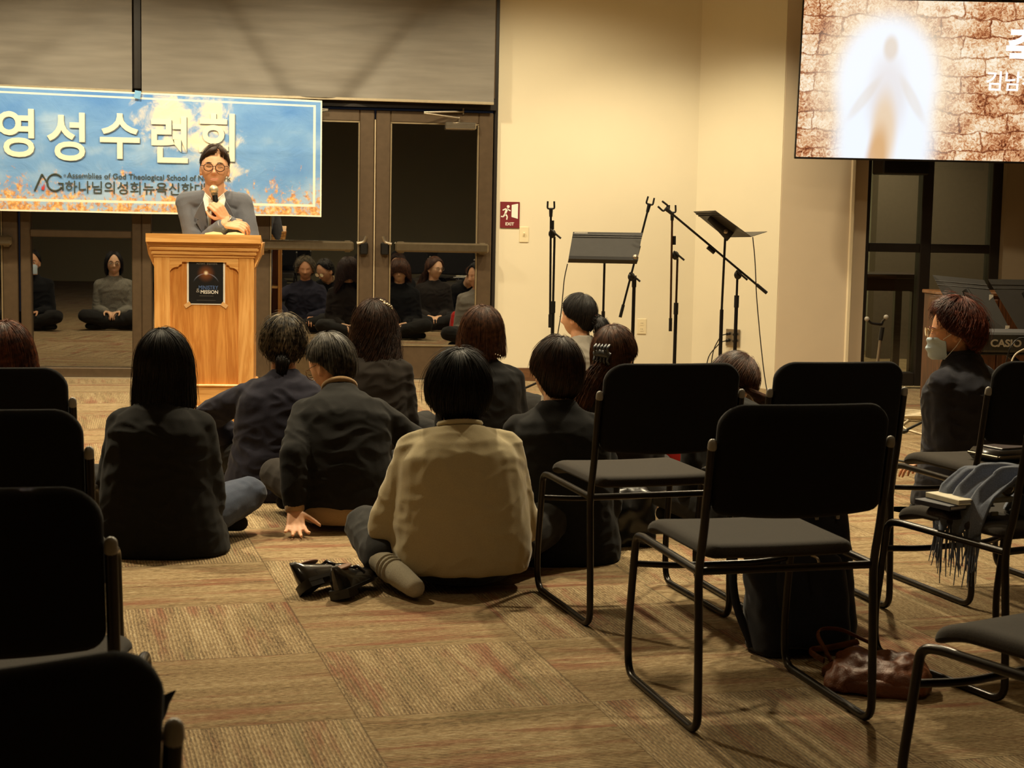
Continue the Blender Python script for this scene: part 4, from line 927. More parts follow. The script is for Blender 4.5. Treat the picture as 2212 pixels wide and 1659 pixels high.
# bits half hidden between people
rb = on_floor(1440, 1086); o_ = softbox(.15, .08, .24, .03, 'red_tote', fabric('red_cloth', (176, 40, 36), sheen=.2), None, 8, .008); o_.location = (rb[0], rb[1]+.16, 0); tag(o_, 'red tote bag on the carpet glimpsed beneath the chair with the lit seat', 'bag')
for s_ in (-1, 1): MB().tube(fillet([(-.06, s_*.03, .22), (-.05, s_*.05, .30), (.05, s_*.05, .30), (.06, s_*.03, .22)], .04), .006, 8).build('handle', bpy.data.materials['red_cloth'], o_, 60)
kb_ = on_floor(1345, 1190); o_ = softbox(.10, .09, .22, .05, 'drawstring_bag', plain('black_nylon', (16, 16, 17), .35, var=.2, sc=9, bump=.2), None, 11, .02); o_.location = (kb_[0]+.05, kb_[1]+.14, 0); tag(o_, 'glossy black drawstring bag right of the seated short-haired person in black', 'bag')
MB().tube(fillet([(-.03, 0, .20), (-.05, -.02, .26), (.03, -.02, .27), (.03, 0, .20)], .03), .004, 8).build('drawstring', BLACKP, o_, 60)
tt = softbox(.12, .06, .17, .03, 'tote_bag', BKF, None, 12, .006); tt.location = (-.43, 1.87, .455); tt.rotation_euler = (0, 0, .42); tag(tt, 'dark bag on the seat of the nearest left chair, only its strap tip showing', 'bag')
sp_ = [tuple(np.array(p)-np.array((-.43, 1.87, .455))) for p in (pt(330, 1580, 1.97), pt(348, 1535, 1.98), pt(358, 1512, 1.99), pt(380, 1491, 2.0))]
rz_ = Matrix.Rotation(-.42, 3, 'Z'); MB().tube([rz_ @ Vector((.05, 0, .14))]+[rz_ @ Vector(p) for p in sp_], [.012, .012, .011, .009, .001], 8, flat=.45).build('strap', BKF, tt, 60)
# ------------------------------------------------------------------ people
def skin_mat(name, c):
    t = NT(name); o = t.obj(); n1 = t.noise(o, 40, 4); c = lin(c)
    t.bsdf(t.ramp(n1, [(.3, tuple(q*.86 for q in c[:3])+(1,)), (.7, c)]), .5, 0, t.bump(t.noise(o, 500, 2), .08, .001), .4, sss=.12); return t.m
SKIN = skin_mat('skin_warm', (226, 172, 134)); SKIN2 = skin_mat('skin_pale', (232, 186, 150)); SKIN3 = skin_mat('skin_tan', (214, 158, 120))
LIPS = plain('lips', (196, 128, 108), .45)
def hair_mat(name, c, c2, rough=.5):
    t = NT(name); o = t.obj(); n1 = t.noise(o, 55, 3); n2 = t.noise(o, 7, 2)
    f = t.math('ADD', t.math('MULTIPLY', n1, .8), t.math('MULTIPLY', t.math('SUBTRACT', n2, .5), .5)); t.bsdf(t.ramp(f, [(.3, lin(c)), (.62, lin(c2))]), rough, 0, None, .32); return t.m
H_BLACK = hair_mat('black_hair', (14, 11, 10), (34, 26, 22)); H_BROWN = hair_mat('dark_brown_hair', (30, 18, 12), (66, 42, 28)); H_AUB = hair_mat('reddish_brown_hair', (52, 26, 16), (120, 66, 36))
H_GREY = hair_mat('greying_hair', (34, 29, 25), (150, 134, 108), .45); H_SALT = hair_mat('black_grey_hair', (20, 18, 17), (96, 90, 80)); H_CHEST = hair_mat('chestnut_hair', (50, 30, 20), (104, 68, 46)); H_COPPER = hair_mat('copper_curls', (60, 28, 20), (118, 58, 38))
def V(*a): return Vector(a)
def head_mb(k=1.0, jaw=1.0):
    nu, nv = 72, 60; rings = []
    for j in range(nv+1):
        th = max(.015, min(PI-.015, PI*j/nv)); ring = []
        for i in range(nu):
            a = 2*PI*i/nu; x = .0745*math.sin(th)*math.cos(a); y = .094*math.sin(th)*math.sin(a); z = .115*math.cos(th)
            zz = max(0, -z/.115); top = max(0, z/.115)
            x *= 1-.30*jaw*zz**1.6; 
            if y < 0: y *= 1-.42*zz**1.3
            else: y = y*(1-.06*zz)-.010*(y/.094)**3*(1-zz*.5); 
            g = lambda cx, cz, sx, sz: math.exp(-((x-cx)/sx)**2-((z-cz)/sz)**2)
            fr = max(0, math.sin(a))*math.sin(th); fr = fr**1.5 if fr > 0 else 0
            d = .022*g(0, -.032, .0125, .013)+.013*g(0, -.012, .0085, .020)+.006*(g(.012, -.036, .008, .008)+g(-.012, -.036, .008, .008))
            d += -.010*(g(.031, .002, .017, .011)+g(-.031, .002, .017, .011))+.006*(g(.031, .001, .013, .007)+g(-.031, .001, .013, .007))
            d += .005*(g(.030, .020, .022, .008)+g(-.030, .020, .022, .008))+.004*(g(.042, -.028, .02, .018)+g(-.042, -.028, .02, .018))
            d += .0055*g(0, -.062, .017, .0055)+.006*g(0, -.0745, .015, .006)-.003*g(0, -.0685, .022, .0025)-.003*g(0, -.053, .005, .007)+.008*g(0, -.098, .018, .012)
            d += -.004*(g(.026, -.058, .008, .016)+g(-.026, -.058, .008, .016))
            ring.append((x*k, (y+d*fr)*k, z*k))
        rings.append(ring)
    m = MB().loft(rings)
    for s in (-1, 1):
        m.ell((s*.074*k, -.012*k, -.012*k), (.010*k, .020*k, .031*k), Matrix.Rotation(s*.35, 3, 'Z') @ Matrix.Rotation(-.15, 3, 'X'), 14, 10)
        m.ell((s*.077*k, -.006*k, -.034*k), (.007*k, .010*k, .012*k), None, 10, 8)
    return m
def ik(a, c, l1, l2, pole):
    a, c, pole = Vector(a), Vector(c), Vector(pole); d = c-a; L = d.length
    if L > (l1+l2)*.998: c = a+d.normalized()*(l1+l2)*.998; d = c-a; L = d.length
    t = d.normalized(); q = (l1*l1-l2*l2+L*L)/(2*L); h = math.sqrt(max(0, l1*l1-q*q)); p = pole-t*pole.dot(t)
    return a+t*q+p.normalized()*h, c
def hand_mb(m, w, d, n, th, curl=(.5, .5, .5, .5), k=1.0, spread=.12, thumb=.5, tcurl=.3):
    """wrist w, direction d, back-of-hand normal n, th=+1/-1 side of the thumb along d x n"""
    w, d, n = Vector(w), Vector(d).normalized(), Vector(n); n = (n-d*n.dot(d)).normalized(); s = d.cross(n)*th
    L = (.042, .047, .043, .034); 
    for i in range(4):
        q = (1.5-i)*.0185*k; kn = w+d*(.088-.004*abs(i-1.2))*k+s*q; m.cap(w+d*.012*k+s*q*.55, kn, .0135*k, .0105*k, 8)
        dir_ = (d+s*(1.5-i)*spread).normalized(); p = kn; ang = 0; c = curl[i]
        for seg, (f, r0, r1) in enumerate(((1, .0098, .0088), (.66, .0088, .0080), (.52, .0080, .0066))):
            ang += c*(.75, 1.0, .7)[seg]; e = p+(dir_*math.cos(ang)-n*math.sin(ang))*L[i]*f*k; m.cap(p, e, r0*k, r1*k, 8); p = e
    b = w+d*.025*k+s*.018*k; m.cap(w+d*.01*k, b+d*.01*k, .016*k, .015*k, 8)
    td = (d*.62+s*.78-n*thumb*.5).normalized(); e = b+td*.040*k; m.cap(b, e, .0135*k, .0110*k, 8)
    td2 = (td*math.cos(tcurl)+(d*.8-s*.3-n*.4)*math.sin(tcurl)).normalized(); e2 = e+td2*.034*k; m.cap(e, e2, .0108*k, .0095*k, 8)
    td3 = (td2*math.cos(tcurl)+(d*.6-s*.6-n*.4)*math.sin(tcurl)).normalized(); m.cap(e2, e2+td3*.027*k, .0095*k, .0075*k, 8)
class Skel: pass
def pose(hz=.105, lean=.12, side=0.0, curve=.5, spine=.50, twist=0.0, sw=.165, hy=0.0, hp=0.0, hr=0.0, hfwd=.02, neck=.046, k=1.0, shd=.088):
    sw -= .018; spine += .018 if hz > .5 else -.052; hz -= 0 if hz > .5 else .012; S = Skel(); S.k = k; S.tw = twist; S.sp = spine; S.hz = hz
    def sp(s):
        q = s/spine; b = lean*((1-curve)*q+curve*q*q)*spine; sd = side*q*spine
        return V(sd, b, hz+math.sqrt(max(.25*s*s, s*s-(b*b+sd*sd)*.6))*(1 if s >= 0 else -1))
    S.spf = sp; e = .02
    S.tan = lambda s: (sp(s+e)-sp(max(s-e, .0))).normalized() if s > .03 else V(0, 0, 1)
    S.side = lambda s: Matrix.Rotation(twist*s/spine, 3, 'Z') @ V(1, 0, 0)
    nb = sp(spine); t = S.tan(spine-.03); sdv = S.side(spine); fw = t.cross(sdv)
    S.neck0 = nb; S.hd = Matrix.Rotation(hy, 3, 'Z') @ Matrix.Rotation(-hp, 3, 'X') @ Matrix.Rotation(hr, 3, 'Y')
    nt = nb+(t*.5+V(0, 0, .5)).normalized()*neck+fw*hfwd; S.hc = nt+S.hd @ V(0, .018, .088)*k; S.neck1 = S.hc+S.hd @ V(0, -.018, -.05)*k
    S.sh = {}; 
    for sg in (-1, 1): S.sh[sg] = sp(spine-shd)+sdv*sg*sw+fw*.0
    S.hip = {sg: sp(0)+V(sg*.088, .01, 0) for sg in (-1, 1)}
    S.arm = {}; S.leg = {}; S.fw = fw
    return S
def arm(S, sg, wrist, pole=None, hd=(0, 1, -.2), hn=(0, 0, 1), curl=(.5,)*4, l1=.275, l2=.245, **kw):
    k = S.k; el, wr = ik(S.sh[sg], wrist, l1*k, l2*k, pole or (sg*.3, -.6, -.7)); S.arm[sg] = (el, wr, hd, hn, curl, kw)
def leg(S, sg, ankle, pole, toe, l1=.40, l2=.385):
    k = S.k; kn, an = ik(S.hip[sg], ankle, l1*k, l2*k, pole); S.leg[sg] = (kn, an, Vector(toe))
def rings(S, secs, th=0.0, n=28, ex=2.3):
    out = []
    for s, hw, hd, *o in secs:
        c = S.spf(s); t = S.tan(s); sd = S.side(s); fw = t.cross(sd); off = o[0] if o else 0
        r = []
        for i in range(n):
            a = 2*PI*i/n; ca, sa = math.cos(a), math.sin(a); f = (abs(ca)**ex+abs(sa)**ex)**(-1/ex)
            r.append(c+sd*ca*f*(hw+th)+fw*(sa*f*(hd+th)+off))
        out.append(r)
    return out
BODY = [(-.07, .10, .08), (-.03, .150, .115), (.06, .155, .112), (.16, .135, .098), (.27, .140, .104), (.37, .152, .108), (.43, .135, .092), (.475, .085, .066), (.505, .055, .054)]
def scale_secs(secs, S, gw=1.0, gd=1.0): 
    f = S.sp/.50; return [(s*f, w*gw, d*gd, *o) for s, w, d, *o in secs]
def body(S, loc, yaw, label, skin=SKIN, vox=.0065, it=2, g=1.0, group=None, jaw=1.0, hands=True):
    k = S.k; m = MB(); m.loft(rings(S, scale_secs(BODY, S, g, g)))
    m.cap(S.neck0-V(0, 0, .03), S.neck1, .056*k, .052*k)
    h = head_mb(k, jaw); M4 = Matrix.Translation(S.hc) @ S.hd.to_4x4(); h.xf(M4); m.join(h)
    for sg in (-1, 1):
        sh = S.sh[sg]; m.cap(S.neck0.lerp(sh, .15)-V(0, 0, .045), sh-V(0, 0, .012), .040*k, .044*k)
        if sg in S.arm:
            el, wr, hd, hn, curl, kw = S.arm[sg]; m.cap(sh, el, .047*k, .037*k); m.cap(el, wr, .037*k, .025*k)
            if hands: hand_mb(m, wr, hd, hn, -sg if kw.get('flip') else sg*1, curl, k, kw.get('spread', .12), kw.get('thumb', .5), kw.get('tcurl', .3))
            else: m.cap(wr, wr+Vector(hd).normalized()*.09, .026, .022)
        if sg in S.leg:
            kn, an, toe = S.leg[sg]; m.cap(S.hip[sg], kn, .078*k, .054*k); m.cap(kn, an, .052*k, .034*k); m.cap(an, toe, .036*k, .024*k)
            m.ell(an+(an-toe).normalized()*.03, (.03, .03, .034))
    me = remesh(m, 'person', vox, it); o = put('person', me, skin, None, 180); o.location = loc; o.rotation_euler = (0, 0, yaw)
    tag(o, label, 'person', group); S.root = o; return o
def folds(amp, seed, fz=1.0):
    def fn(c, n):
        a = vnoise(c, 7, seed, (1, 1, .8*fz)); b = vnoise(c+.05*a[:, None], 13, seed+2, (.8, .8, 1.5*fz)); d = vnoise(c, 30, seed+5)
        return amp*(.9*a+.8*(1-np.abs(b)*2.2)-.4+.18*d)
    return fn
JACK = [(-.105, .185, .150), (-.06, .190, .155), (.02, .185, .142), (.14, .170, .128), (.26, .172, .130), (.36, .178, .130), (.42, .160, .112), (.462, .110, .088), (.492, .076, .074), (.512, .068, .068)]
def top(S, name, mat, secs=JACK, gw=1.0, gd=1.0, up_=.064, lo=.050, cuff=.042, upto=.96, seed=1, amp=.005, vox=.0075, it=7, pad=.062, extra=None, sleeves=(-1, 1)):
    k = S.k; m = MB(); m.loft(rings(S, scale_secs(secs, S, gw, gd)))
    for sg in (-1, 1):
        sh = S.sh[sg]; m.cap(S.neck0.lerp(sh, .22)-V(0, 0, .034), sh-V(0, 0, .004), .054*k, pad*k)
        if sg in S.arm and sg in sleeves:
            el, wr = S.arm[sg][:2]; m.cap(sh-V(0, 0, .004), el, pad*.99*k, up_*.93*k); m.cap(el, el.lerp(wr, upto), up_*.92*k, cuff*k)
            m.cap(el.lerp(wr, .2), el.lerp(wr, .7), lo*1.08*k, lo*k)
    if extra: extra(m)
    me = remesh(m, name, vox, it); 
    if amp: disp(me, folds(amp, seed))
    return put(name, me, mat, S.root, 180)
def bottoms(S, name, mat, seed=2, amp=.005, vox=.008, it=5, th=.094, kn=.070, an=.056, upto=.96, pelvis=(.150, .112, .10)):
    m = MB(); c = S.spf(0); m.ell(c+V(0, -.01, .005), pelvis)
    for sg in (-1, 1):
        k_, a_, _ = S.leg[sg]; m.cap(S.hip[sg], k_, th, kn); m.cap(k_, k_.lerp(a_, upto), kn*.97, an)
    me = remesh(m, name, vox, it); disp(me, folds(amp, seed)); 
    co = np.empty(len(me.vertices)*3); me.vertices.foreach_get('co', co); co = co.reshape(-1, 3); co[:, 2] = np.maximum(co[:, 2], .003); me.vertices.foreach_set('co', co.ravel())
    return put(name, me, mat, S.root, 180)
def foot(S, sg, name, mat, r=.040):
    kn, an, toe = S.leg[sg]; m = MB(); t = (toe-an).normalized(); m.cap(an+(kn-an).normalized()*.05, an, .046, .042); m.cap(an-t*.03, an+(toe-an)*.55, r, r*.98); m.cap(an+(toe-an)*.5, toe, r, r*.8)
    me = remesh(m, name, .006, 5); co = np.empty(len(me.vertices)*3); me.vertices.foreach_get('co', co); co = co.reshape(-1, 3); co[:, 2] = np.maximum(co[:, 2], .003); me.vertices.foreach_set('co', co.ravel()); return put(name, me, mat, S.root, 180)
def ringpart(S, name, mat, c, ax, r, rr, flat=1.0):
    c = Vector(c); ax = Vector(ax).normalized(); u = ax.orthogonal().normalized(); v = ax.cross(u)
    return MB().tube([c+(u*math.cos(a)+v*math.sin(a))*r for a in np.linspace(0, 2*PI, 29)], rr, 8).build(name, mat, S.root, 60)
def hair(S, mat, st, seed=1, name='hair'):
    k = S.k; rx, ry, rz = st.get('r', (.088, .106, .126)); off = Vector(st.get('off', (0, -.008, .006))); tilt = Matrix.Rotation(st.get('tilt', .28), 3, 'X')
    te = st.get('end', (1.75, 1.55, 1.0)); dr = st.get('drop', (.0, .0, .0)); fl = st.get('flare', .0); g = S.hd.inverted() @ V(*st.get('g', (0, 0, -1))); g.normalize(); inw = st.get('inward', 0)
    wamp, wfr = st.get('wave', (.003, 30)); rnd = random.Random(seed*17+3)
    def lp(t3, a):
        a = abs((a+PI) % (2*PI)-PI)
        if a < PI/2: q = ((1-math.cos(2*a))/2)**2.2; return t3[0]*(1-q)+t3[1]*q
        q = (1+math.cos(2*a))/2; return t3[1]*(1-q)+t3[2]*q
    def P(a, s):
        th = s/.115; e = lp(te, a)
        def el(th_): return tilt @ V(rx*math.sin(th_)*math.sin(a), -ry*math.sin(th_)*math.cos(a), rz*math.cos(th_))
        if th <= e: p = el(th)
        else:
            p = el(e); d = (th-e)*.115; tg = (el(e)-el(e-.05)).normalized(); h = V(p.x, p.y, 0); h = h.normalized() if h.length > 1e-6 else V(0, -1, 0)
            b = min(d, .05); p = p+(tg*(1-b/.1)+g*(b/.1)).normalized()*b+g*max(0, d-.05)+h*(fl*d-inw*d*d)
        return p
    def Ltot(a): return lp(te, a)*.115+lp(dr, a)
    na, nt = 56, 26; pts = []; fs = []
    for lay in (0, 1):
        for i in range(na):
            a = 2*PI*i/na
            for j in range(nt+1):
                s = Ltot(a)*j/nt; p = P(a, max(.004, s)); q = p*(1.0 if lay == 0 else .86); 
                if lay == 0: q = q*(1+.018*noise.noise(V(math.cos(a)*5, math.sin(a)*5, s*7+seed)))
                else: q = V(p.x*.84, p.y*.84, p.z*.86 if p.z > 0 else p.z)
                pts.append(q)
    o = na*(nt+1)
    for i in range(na):
        i2 = (i+1) % na
        for j in range(nt):
            fs.append((i*(nt+1)+j, i2*(nt+1)+j, i2*(nt+1)+j+1, i*(nt+1)+j+1)); fs.append((o+i*(nt+1)+j, o+i*(nt+1)+j+1, o+i2*(nt+1)+j+1, o+i2*(nt+1)+j))
        j = nt; fs.append((i*(nt+1)+j, i2*(nt+1)+j, o+i2*(nt+1)+j, o+i*(nt+1)+j))
    rs = np.random.RandomState(seed*17+3); n = int(st.get('n', 560)*3.0); rr = st.get('rad', .0022)*.56; t0m = st.get('t0', .55); ln = st.get('len', .75); jit = st.get('jit', .004)
    A, T, N = 96, 48, 12
    tab = np.array([[P(2*PI*i/A, max(.004, Ltot(2*PI*i/A)*j/T)) for j in range(T+8)] for i in range(A)]); Lt = np.array([Ltot(2*PI*i/A) for i in range(A)]); Le = np.array([lp(te, 2*PI*i/A)*.115 for i in range(A)])
    a0 = rs.uniform(0, 2*PI, n); t0 = rs.uniform(.01, t0m, n); t1 = np.minimum(1.0+rs.uniform(-.05, .07, n), t0+ln*rs.uniform(.7, 1.15, n)); cl = rs.uniform(-.18, .18, n)+st.get('swirl', 0); ph = rs.uniform(0, 6.3, n); lift = rs.uniform(-.2, 1.0, n)**1*jit
    fly = rs.uniform(0, 1, n) < .04; lift = np.where(fly, lift+jit*1.2+.003, lift)
    u = np.linspace(0, 1, N)[None, :]; t = t0[:, None]+(t1-t0)[:, None]*u; a = (a0[:, None]+cl[:, None]*(t-t0[:, None])) % (2*PI)
    fi = a/(2*PI)*A; i_ = np.floor(fi).astype(int) % A; wi = (fi-np.floor(fi))[..., None]; i2 = (i_+1) % A; fj = np.clip(t*T, 0, T+6.99); j_ = np.floor(fj).astype(int); wj = (fj-j_)[..., None]
    p = (tab[i_, j_]*(1-wi)+tab[i2, j_]*wi)*(1-wj)+(tab[i_, j_+1]*(1-wi)+tab[i2, j_+1]*wi)*wj
    s = Lt[i_]*t; hd_ = p.copy(); hd_[..., 2] = np.where(s < Le[i_], hd_[..., 2], 0); hd_ /= np.linalg.norm(hd_, axis=2, keepdims=True)+1e-9
    sd_ = np.cross(hd_, np.array([0, 0, 1.])); sd_ /= np.linalg.norm(sd_, axis=2, keepdims=True)+1e-6
    w = wamp*np.clip((s-.06)/.12, 0, 1); cx = np.cos(s*wfr+ph[:, None]); sx_ = np.sin(s*wfr+ph[:, None])
    p = p+hd_*(lift[:, None]*(.6+.4*u)+.001+w*.6*cx)[..., None]+sd_*(w*sx_)[..., None]
    prof = np.ones(N); prof[0] = .4; prof[-2] = .6; prof[-1] = .1; rad = rr*prof[None, :]*rs.uniform(.7, 1.35, n)[:, None]*np.where(fly, .5, 1)[:, None]
    ring = [p+(hd_*math.cos(2*PI*k_/3)+sd_*math.sin(2*PI*k_/3))*rad[..., None] for k_ in range(3)]
    vs_ = np.stack(ring, 2).reshape(-1, 3); base = (np.arange(n)[:, None]*N+np.arange(N-1)[None, :]).ravel()*3
    q = np.concatenate([np.stack([base+k_, base+(k_+1) % 3, base+3+(k_+1) % 3, base+3+k_], 1) for k_ in range(3)])
    m = MB().add(pts, fs); o_ = len(m.v); allv = np.concatenate([np.array(m.v), vs_]); M4 = Matrix.Translation(S.hc) @ S.hd.to_4x4() @ Matrix.Translation(off) @ Matrix.Scale(k, 4); M4 = np.array(M4)
    allv = allv @ M4[:3, :3].T+M4[:3, 3]; q = q+o_
    me = bpy.data.meshes.new(name); nf = len(m.f)+len(q); me.vertices.add(len(allv)); me.vertices.foreach_set('co', allv.ravel())
    loops = np.concatenate([np.array(m.f).ravel(), q.ravel()]).astype(np.int32); me.loops.add(len(loops)); me.loops.foreach_set('vertex_index', loops)
    me.polygons.add(nf); me.polygons.foreach_set('loop_start', np.arange(0, nf*4, 4, dtype=np.int32)); me.update(calc_edges=True); me.validate()
    return put(name, me, mat, S.root, 180)
def hl(S, p): return S.hc+S.hd @ (Vector(p)*S.k)
def lockmb(paths, rr, n=40, sp=.012, seed=1, N=12, wave=(.002, 30)):
    rnd = random.Random(seed); m = MB(); path = fillet(paths, .06, 5); L = [0]
    for a, b in zip(path, path[1:]): L.append(L[-1]+(b-a).length)
    def at(t):
        d = t*L[-1]
        for i in range(len(path)-1):
            if d <= L[i+1]+1e-9: return path[i].lerp(path[i+1], (d-L[i])/max(1e-9, L[i+1]-L[i]))
        return path[-1]
    rf = rr if callable(rr) else (lambda t: rr)
    m.tube([at(t) for t in np.linspace(0, 1, 16)], [max(.002, rf(t)*.86) for t in np.linspace(0, 1, 16)], 12)
    for q in range(n):
        a = rnd.uniform(0, 2*PI); u = rnd.uniform(.55, 1.1); pl_ = []; t1 = rnd.uniform(.85, 1.04); ph = rnd.uniform(0, 6)
        for j in range(N):
            t = t1*j/(N-1); c = at(min(1, t)); tg = (at(min(1, t+.03))-at(max(0, t-.03))).normalized(); x = tg.orthogonal().normalized(); y = tg.cross(x); r_ = rf(min(1, t))*u
            pl_.append(c+(x*math.cos(a+t*.6)+y*math.sin(a+t*.6))*r_+x*wave[0]*math.sin(t*wave[1]+ph)+tg*max(0, t-1)*L[-1])
        m.tube(pl_, [.0015]*(N-2)+[.001, .0003], 3)
    return m
def glasses(S, mat, r=.021, tube_=.0016, name='glasses', y=.093, z=.002):
    m = MB(); 
    for sg in (-1, 1):
        m.tube([hl(S, (sg*.032+r*1.08*math.cos(a), y-.006*abs(math.cos(a)) if math.cos(a)*sg > 0 else y, z-.002+r*.92*math.sin(a))) for a in np.linspace(0, 2*PI, 25)], tube_, 6)
        m.tube([hl(S, (sg*.0545, y-.006, z+.006)), hl(S, (sg*.072, y-.022, z+.008)), hl(S, (sg*.080, .02, z+.006)), hl(S, (sg*.079, -.010, z+.002)), hl(S, (sg*.076, -.024, z-.016))], tube_*.9, 6)
    m.tube([hl(S, (-.010, y, z+.002)), hl(S, (0, y+.004, z+.005)), hl(S, (.010, y, z+.002))], tube_, 6)
    g = m.build(name, mat, S.root, 60)
    for sg in (-1, 1):
        q = MB(); c = [hl(S, (sg*.032+r*1.05*math.cos(a), y-.001, z-.002+r*.89*math.sin(a))) for a in np.linspace(0, 2*PI, 24, endpoint=False)]; c2 = [p+S.hd @ V(0, .001, 0) for p in c]
        q.add(c+c2, [tuple(range(24)), tuple(range(47, 23, -1))]); q.build('lens', LENS, g, 0)
    return g
LENS = glass_mat('spectacle_lens', .01, (.97, .97, .96, 1))
EYEW = plain('eye_white', (232, 222, 208), .25, var=.01); EYEB = plain('eye_dark', (26, 18, 14), .15)
def eyes(S, closed=False):
    for sg in (-1, 1):
        if closed:
            MB().tube([hl(S, (sg*(.031+x), .0905-.12*abs(x)**1.2*4*.3, .0015-.0035*(1-(x/.013)**2))) for x in np.linspace(-.013, .013, 9)], [.0005]+[.0013]*7+[.0005], 6).build('eyelid_crease', EYEB, S.root, 60)
        else:
            e = MB().ell(hl(S, (sg*.031, .0715, .001)), (.0112, .0115, .0082), S.hd).build('eye', EYEW, S.root, 60)
            MB().ell(hl(S, (sg*.031, .0812, .001)), (.0048, .003, .0048), S.hd).build('iris', EYEB, e, 60)
def brows(S, mat):
    for sg in (-1, 1): MB().tube([hl(S, (sg*(.014+.036*t), .0915-.020*t*t, .0215+.006*math.sin(PI*t*.8)-.004*t)) for t in np.linspace(0, 1, 8)], [.0012, .0026, .003, .003, .0028, .0024, .0018, .0008], 6, flat=1.0).build('eyebrow', mat, S.root, 60)
def mouth(S, w=.020, smile=.002):
    for z_, rr, yy in ((-.0652, .0026, .0905), (-.0725, .0032, .0905)): MB().tube([hl(S, (x, yy-.6*x*x*9, z_+smile*(x/w)**2)) for x in np.linspace(-w, w, 9)], [.0006]+[rr*.6]*7+[.0006], 8).build('lip', LIPS, S.root, 60)
F_BLACK = fabric('black_wool', (21, 20, 19), sheen=.04, bump=.35); F_BLACK2 = fabric('black_knit', (19, 19, 20), sheen=.05, bump=.5); F_BROWNBLK = fabric('dark_brown_cloth', (36, 31, 27), sheen=.04, bump=.35); F_NAVY = fabric('navy_wool', (36, 35, 48), sheen=.08, bump=.35); F_NAVY2 = fabric('navy_coat', (34, 34, 42), sheen=.08, bump=.3)
F_BEIGE = fabric('beige_cashmere', (176, 162, 128), var=.08, sheen=.35, bump=.3, big=.1); F_TAN = fabric('tan_sweater', (150, 122, 88), var=.1, sheen=.2); F_GREYT = fabric('grey_top', (128, 122, 112), var=.1, sheen=.15); F_JEAN = fabric('dark_denim', (58, 66, 84), var=.2); F_TROU = fabric('black_trousers', (34, 33, 32), sheen=.08, bump=.3); F_SOCK = fabric('grey_sock', (168, 160, 140), var=.12, sc=300, bump=.6); F_SUIT = fabric('slate_suit', (98, 100, 108), var=.10, sc=500, sheen=.1, bump=.25, big=.05); F_SHIRT = fabric('white_shirt', (236, 232, 222), var=.03, sheen=0, bump=.1, big=0); F_TWEED = fabric('grey_tweed', (120, 116, 106), var=.35, sc=160)
GPEOPLE = 'people seated on the carpet'
def cross_legs(S, w=.27, f=.24, kz=.13):
    for sg in (-1, 1): leg(S, sg, (-sg*.10, f+.06, .062), (sg*.85, .65, .22), (-sg*.24, f+.08, .045))
def lap_arms(S, y=.24, z=.16, w=.07):
    for sg in (-1, 1): arm(S, sg, (sg*w, y, z), (sg*.32, -.5, -.8), (-sg*.6, .7, -.1), (0, -.2, 1), (.5,)*4)

def X0(u, v, y): return at_y(u, v, y)[0]
# --- the speaker behind the lectern
S = pose(hz=.90, lean=.42, curve=.55, spine=.462, sw=.172, hp=-.04, hy=-.02, hr=-.02, hfwd=.0, neck=.036, k=1.0, shd=.076)
spx, spy = -.612, 9.41
# local frame faces the camera (turned half round); local x runs to the photo's left
arm(S, 1, (-.050, .400, 1.165), (.35, -.35, -.8), (-1, .02, -.02), (-.05, .62, .75), (.55, .65, .7, .75), l1=.290, l2=.265, flip=True)
arm(S, -1, (-.070, .372, 1.188), (-.45, -.3, -.8), (.55, .25, .75), (-.25, .95, .15), (1.0, 1.05, 1.1, 1.15), l1=.285, l2=.262, spread=.0, thumb=.9, tcurl=.75, flip=False)
for sg in (-1, 1): leg(S, sg, (sg*.11, .0, .08), (0, 1, 0), (sg*.13, .16, .045), .44, .42)
SPK = body(S, (spx, spy, 0), PI+.06, 'standing man in slate suit and glasses speaking into a microphone behind the lectern', SKIN, .0045, 2, 1.0, jaw=1.0)
SUIT = [(-.12, .178, .118), (.02, .176, .122), (.14, .172, .122), (.26, .190, .132), (.35, .200, .132), (.405, .180, .112), (.450, .120, .085), (.478, .080, .068)]
top(S, 'suit_jacket', F_SUIT, SUIT, .94, 1.0, .060, .050, .043, .90, 3, .0035, .006, 6, .064)
m = MB(); m.loft(rings(S, scale_secs([(.20, .05, .14, .010), (.33, .06, .145, .012), (.42, .065, .118, .008), (.465, .068, .078, .003), (.490, .064, .068)], S)))
put('shirt', remesh(m, 'shirt', .005, 3), F_SHIRT, S.root, 180)
fwd = S.fw
def chest(x, s, d): 
    c = S.spf(s); return c+V(x, 0, 0)+S.tan(s).cross(V(1, 0, 0))*d
for sg in (-1, 1):   # lapels and collar wings
    q = MB(); a = [chest(sg*.058, .475, .074), chest(sg*.090, .440, .112), chest(sg*.112, .395, .136), chest(sg*.086, .385, .142), chest(sg*.100, .372, .146), chest(sg*.050, .26, .158), chest(sg*.018, .20, .158), chest(sg*.034, .33, .152), chest(sg*.050, .42, .128)]
    nrm = S.fw*.010; q.add([p for p in a]+[p+nrm for p in a], [tuple(range(9)), tuple(range(17, 8, -1))]+[(i, (i+1) % 9, 9+(i+1) % 9, 9+i) for i in range(9)]); q.build('lapel', F_SUIT, S.root, 30)
    q = MB(); a = [chest(sg*.052, .500, .050), chest(sg*.062, .478, .078), chest(sg*.048, .430, .126), chest(sg*.008, .462, .108), chest(sg*.020, .490, .088)]; q.add(a+[p+S.fw*.008 for p in a], [tuple(range(5)), tuple(range(9, 4, -1))]+[(i, (i+1) % 5, 5+(i+1) % 5, 5+i) for i in range(5)]); q.build('collar', F_SHIRT, S.root, 30)
TIE = fabric('wine_tie', (92, 34, 44), var=.25, sc=200, sheen=.2)
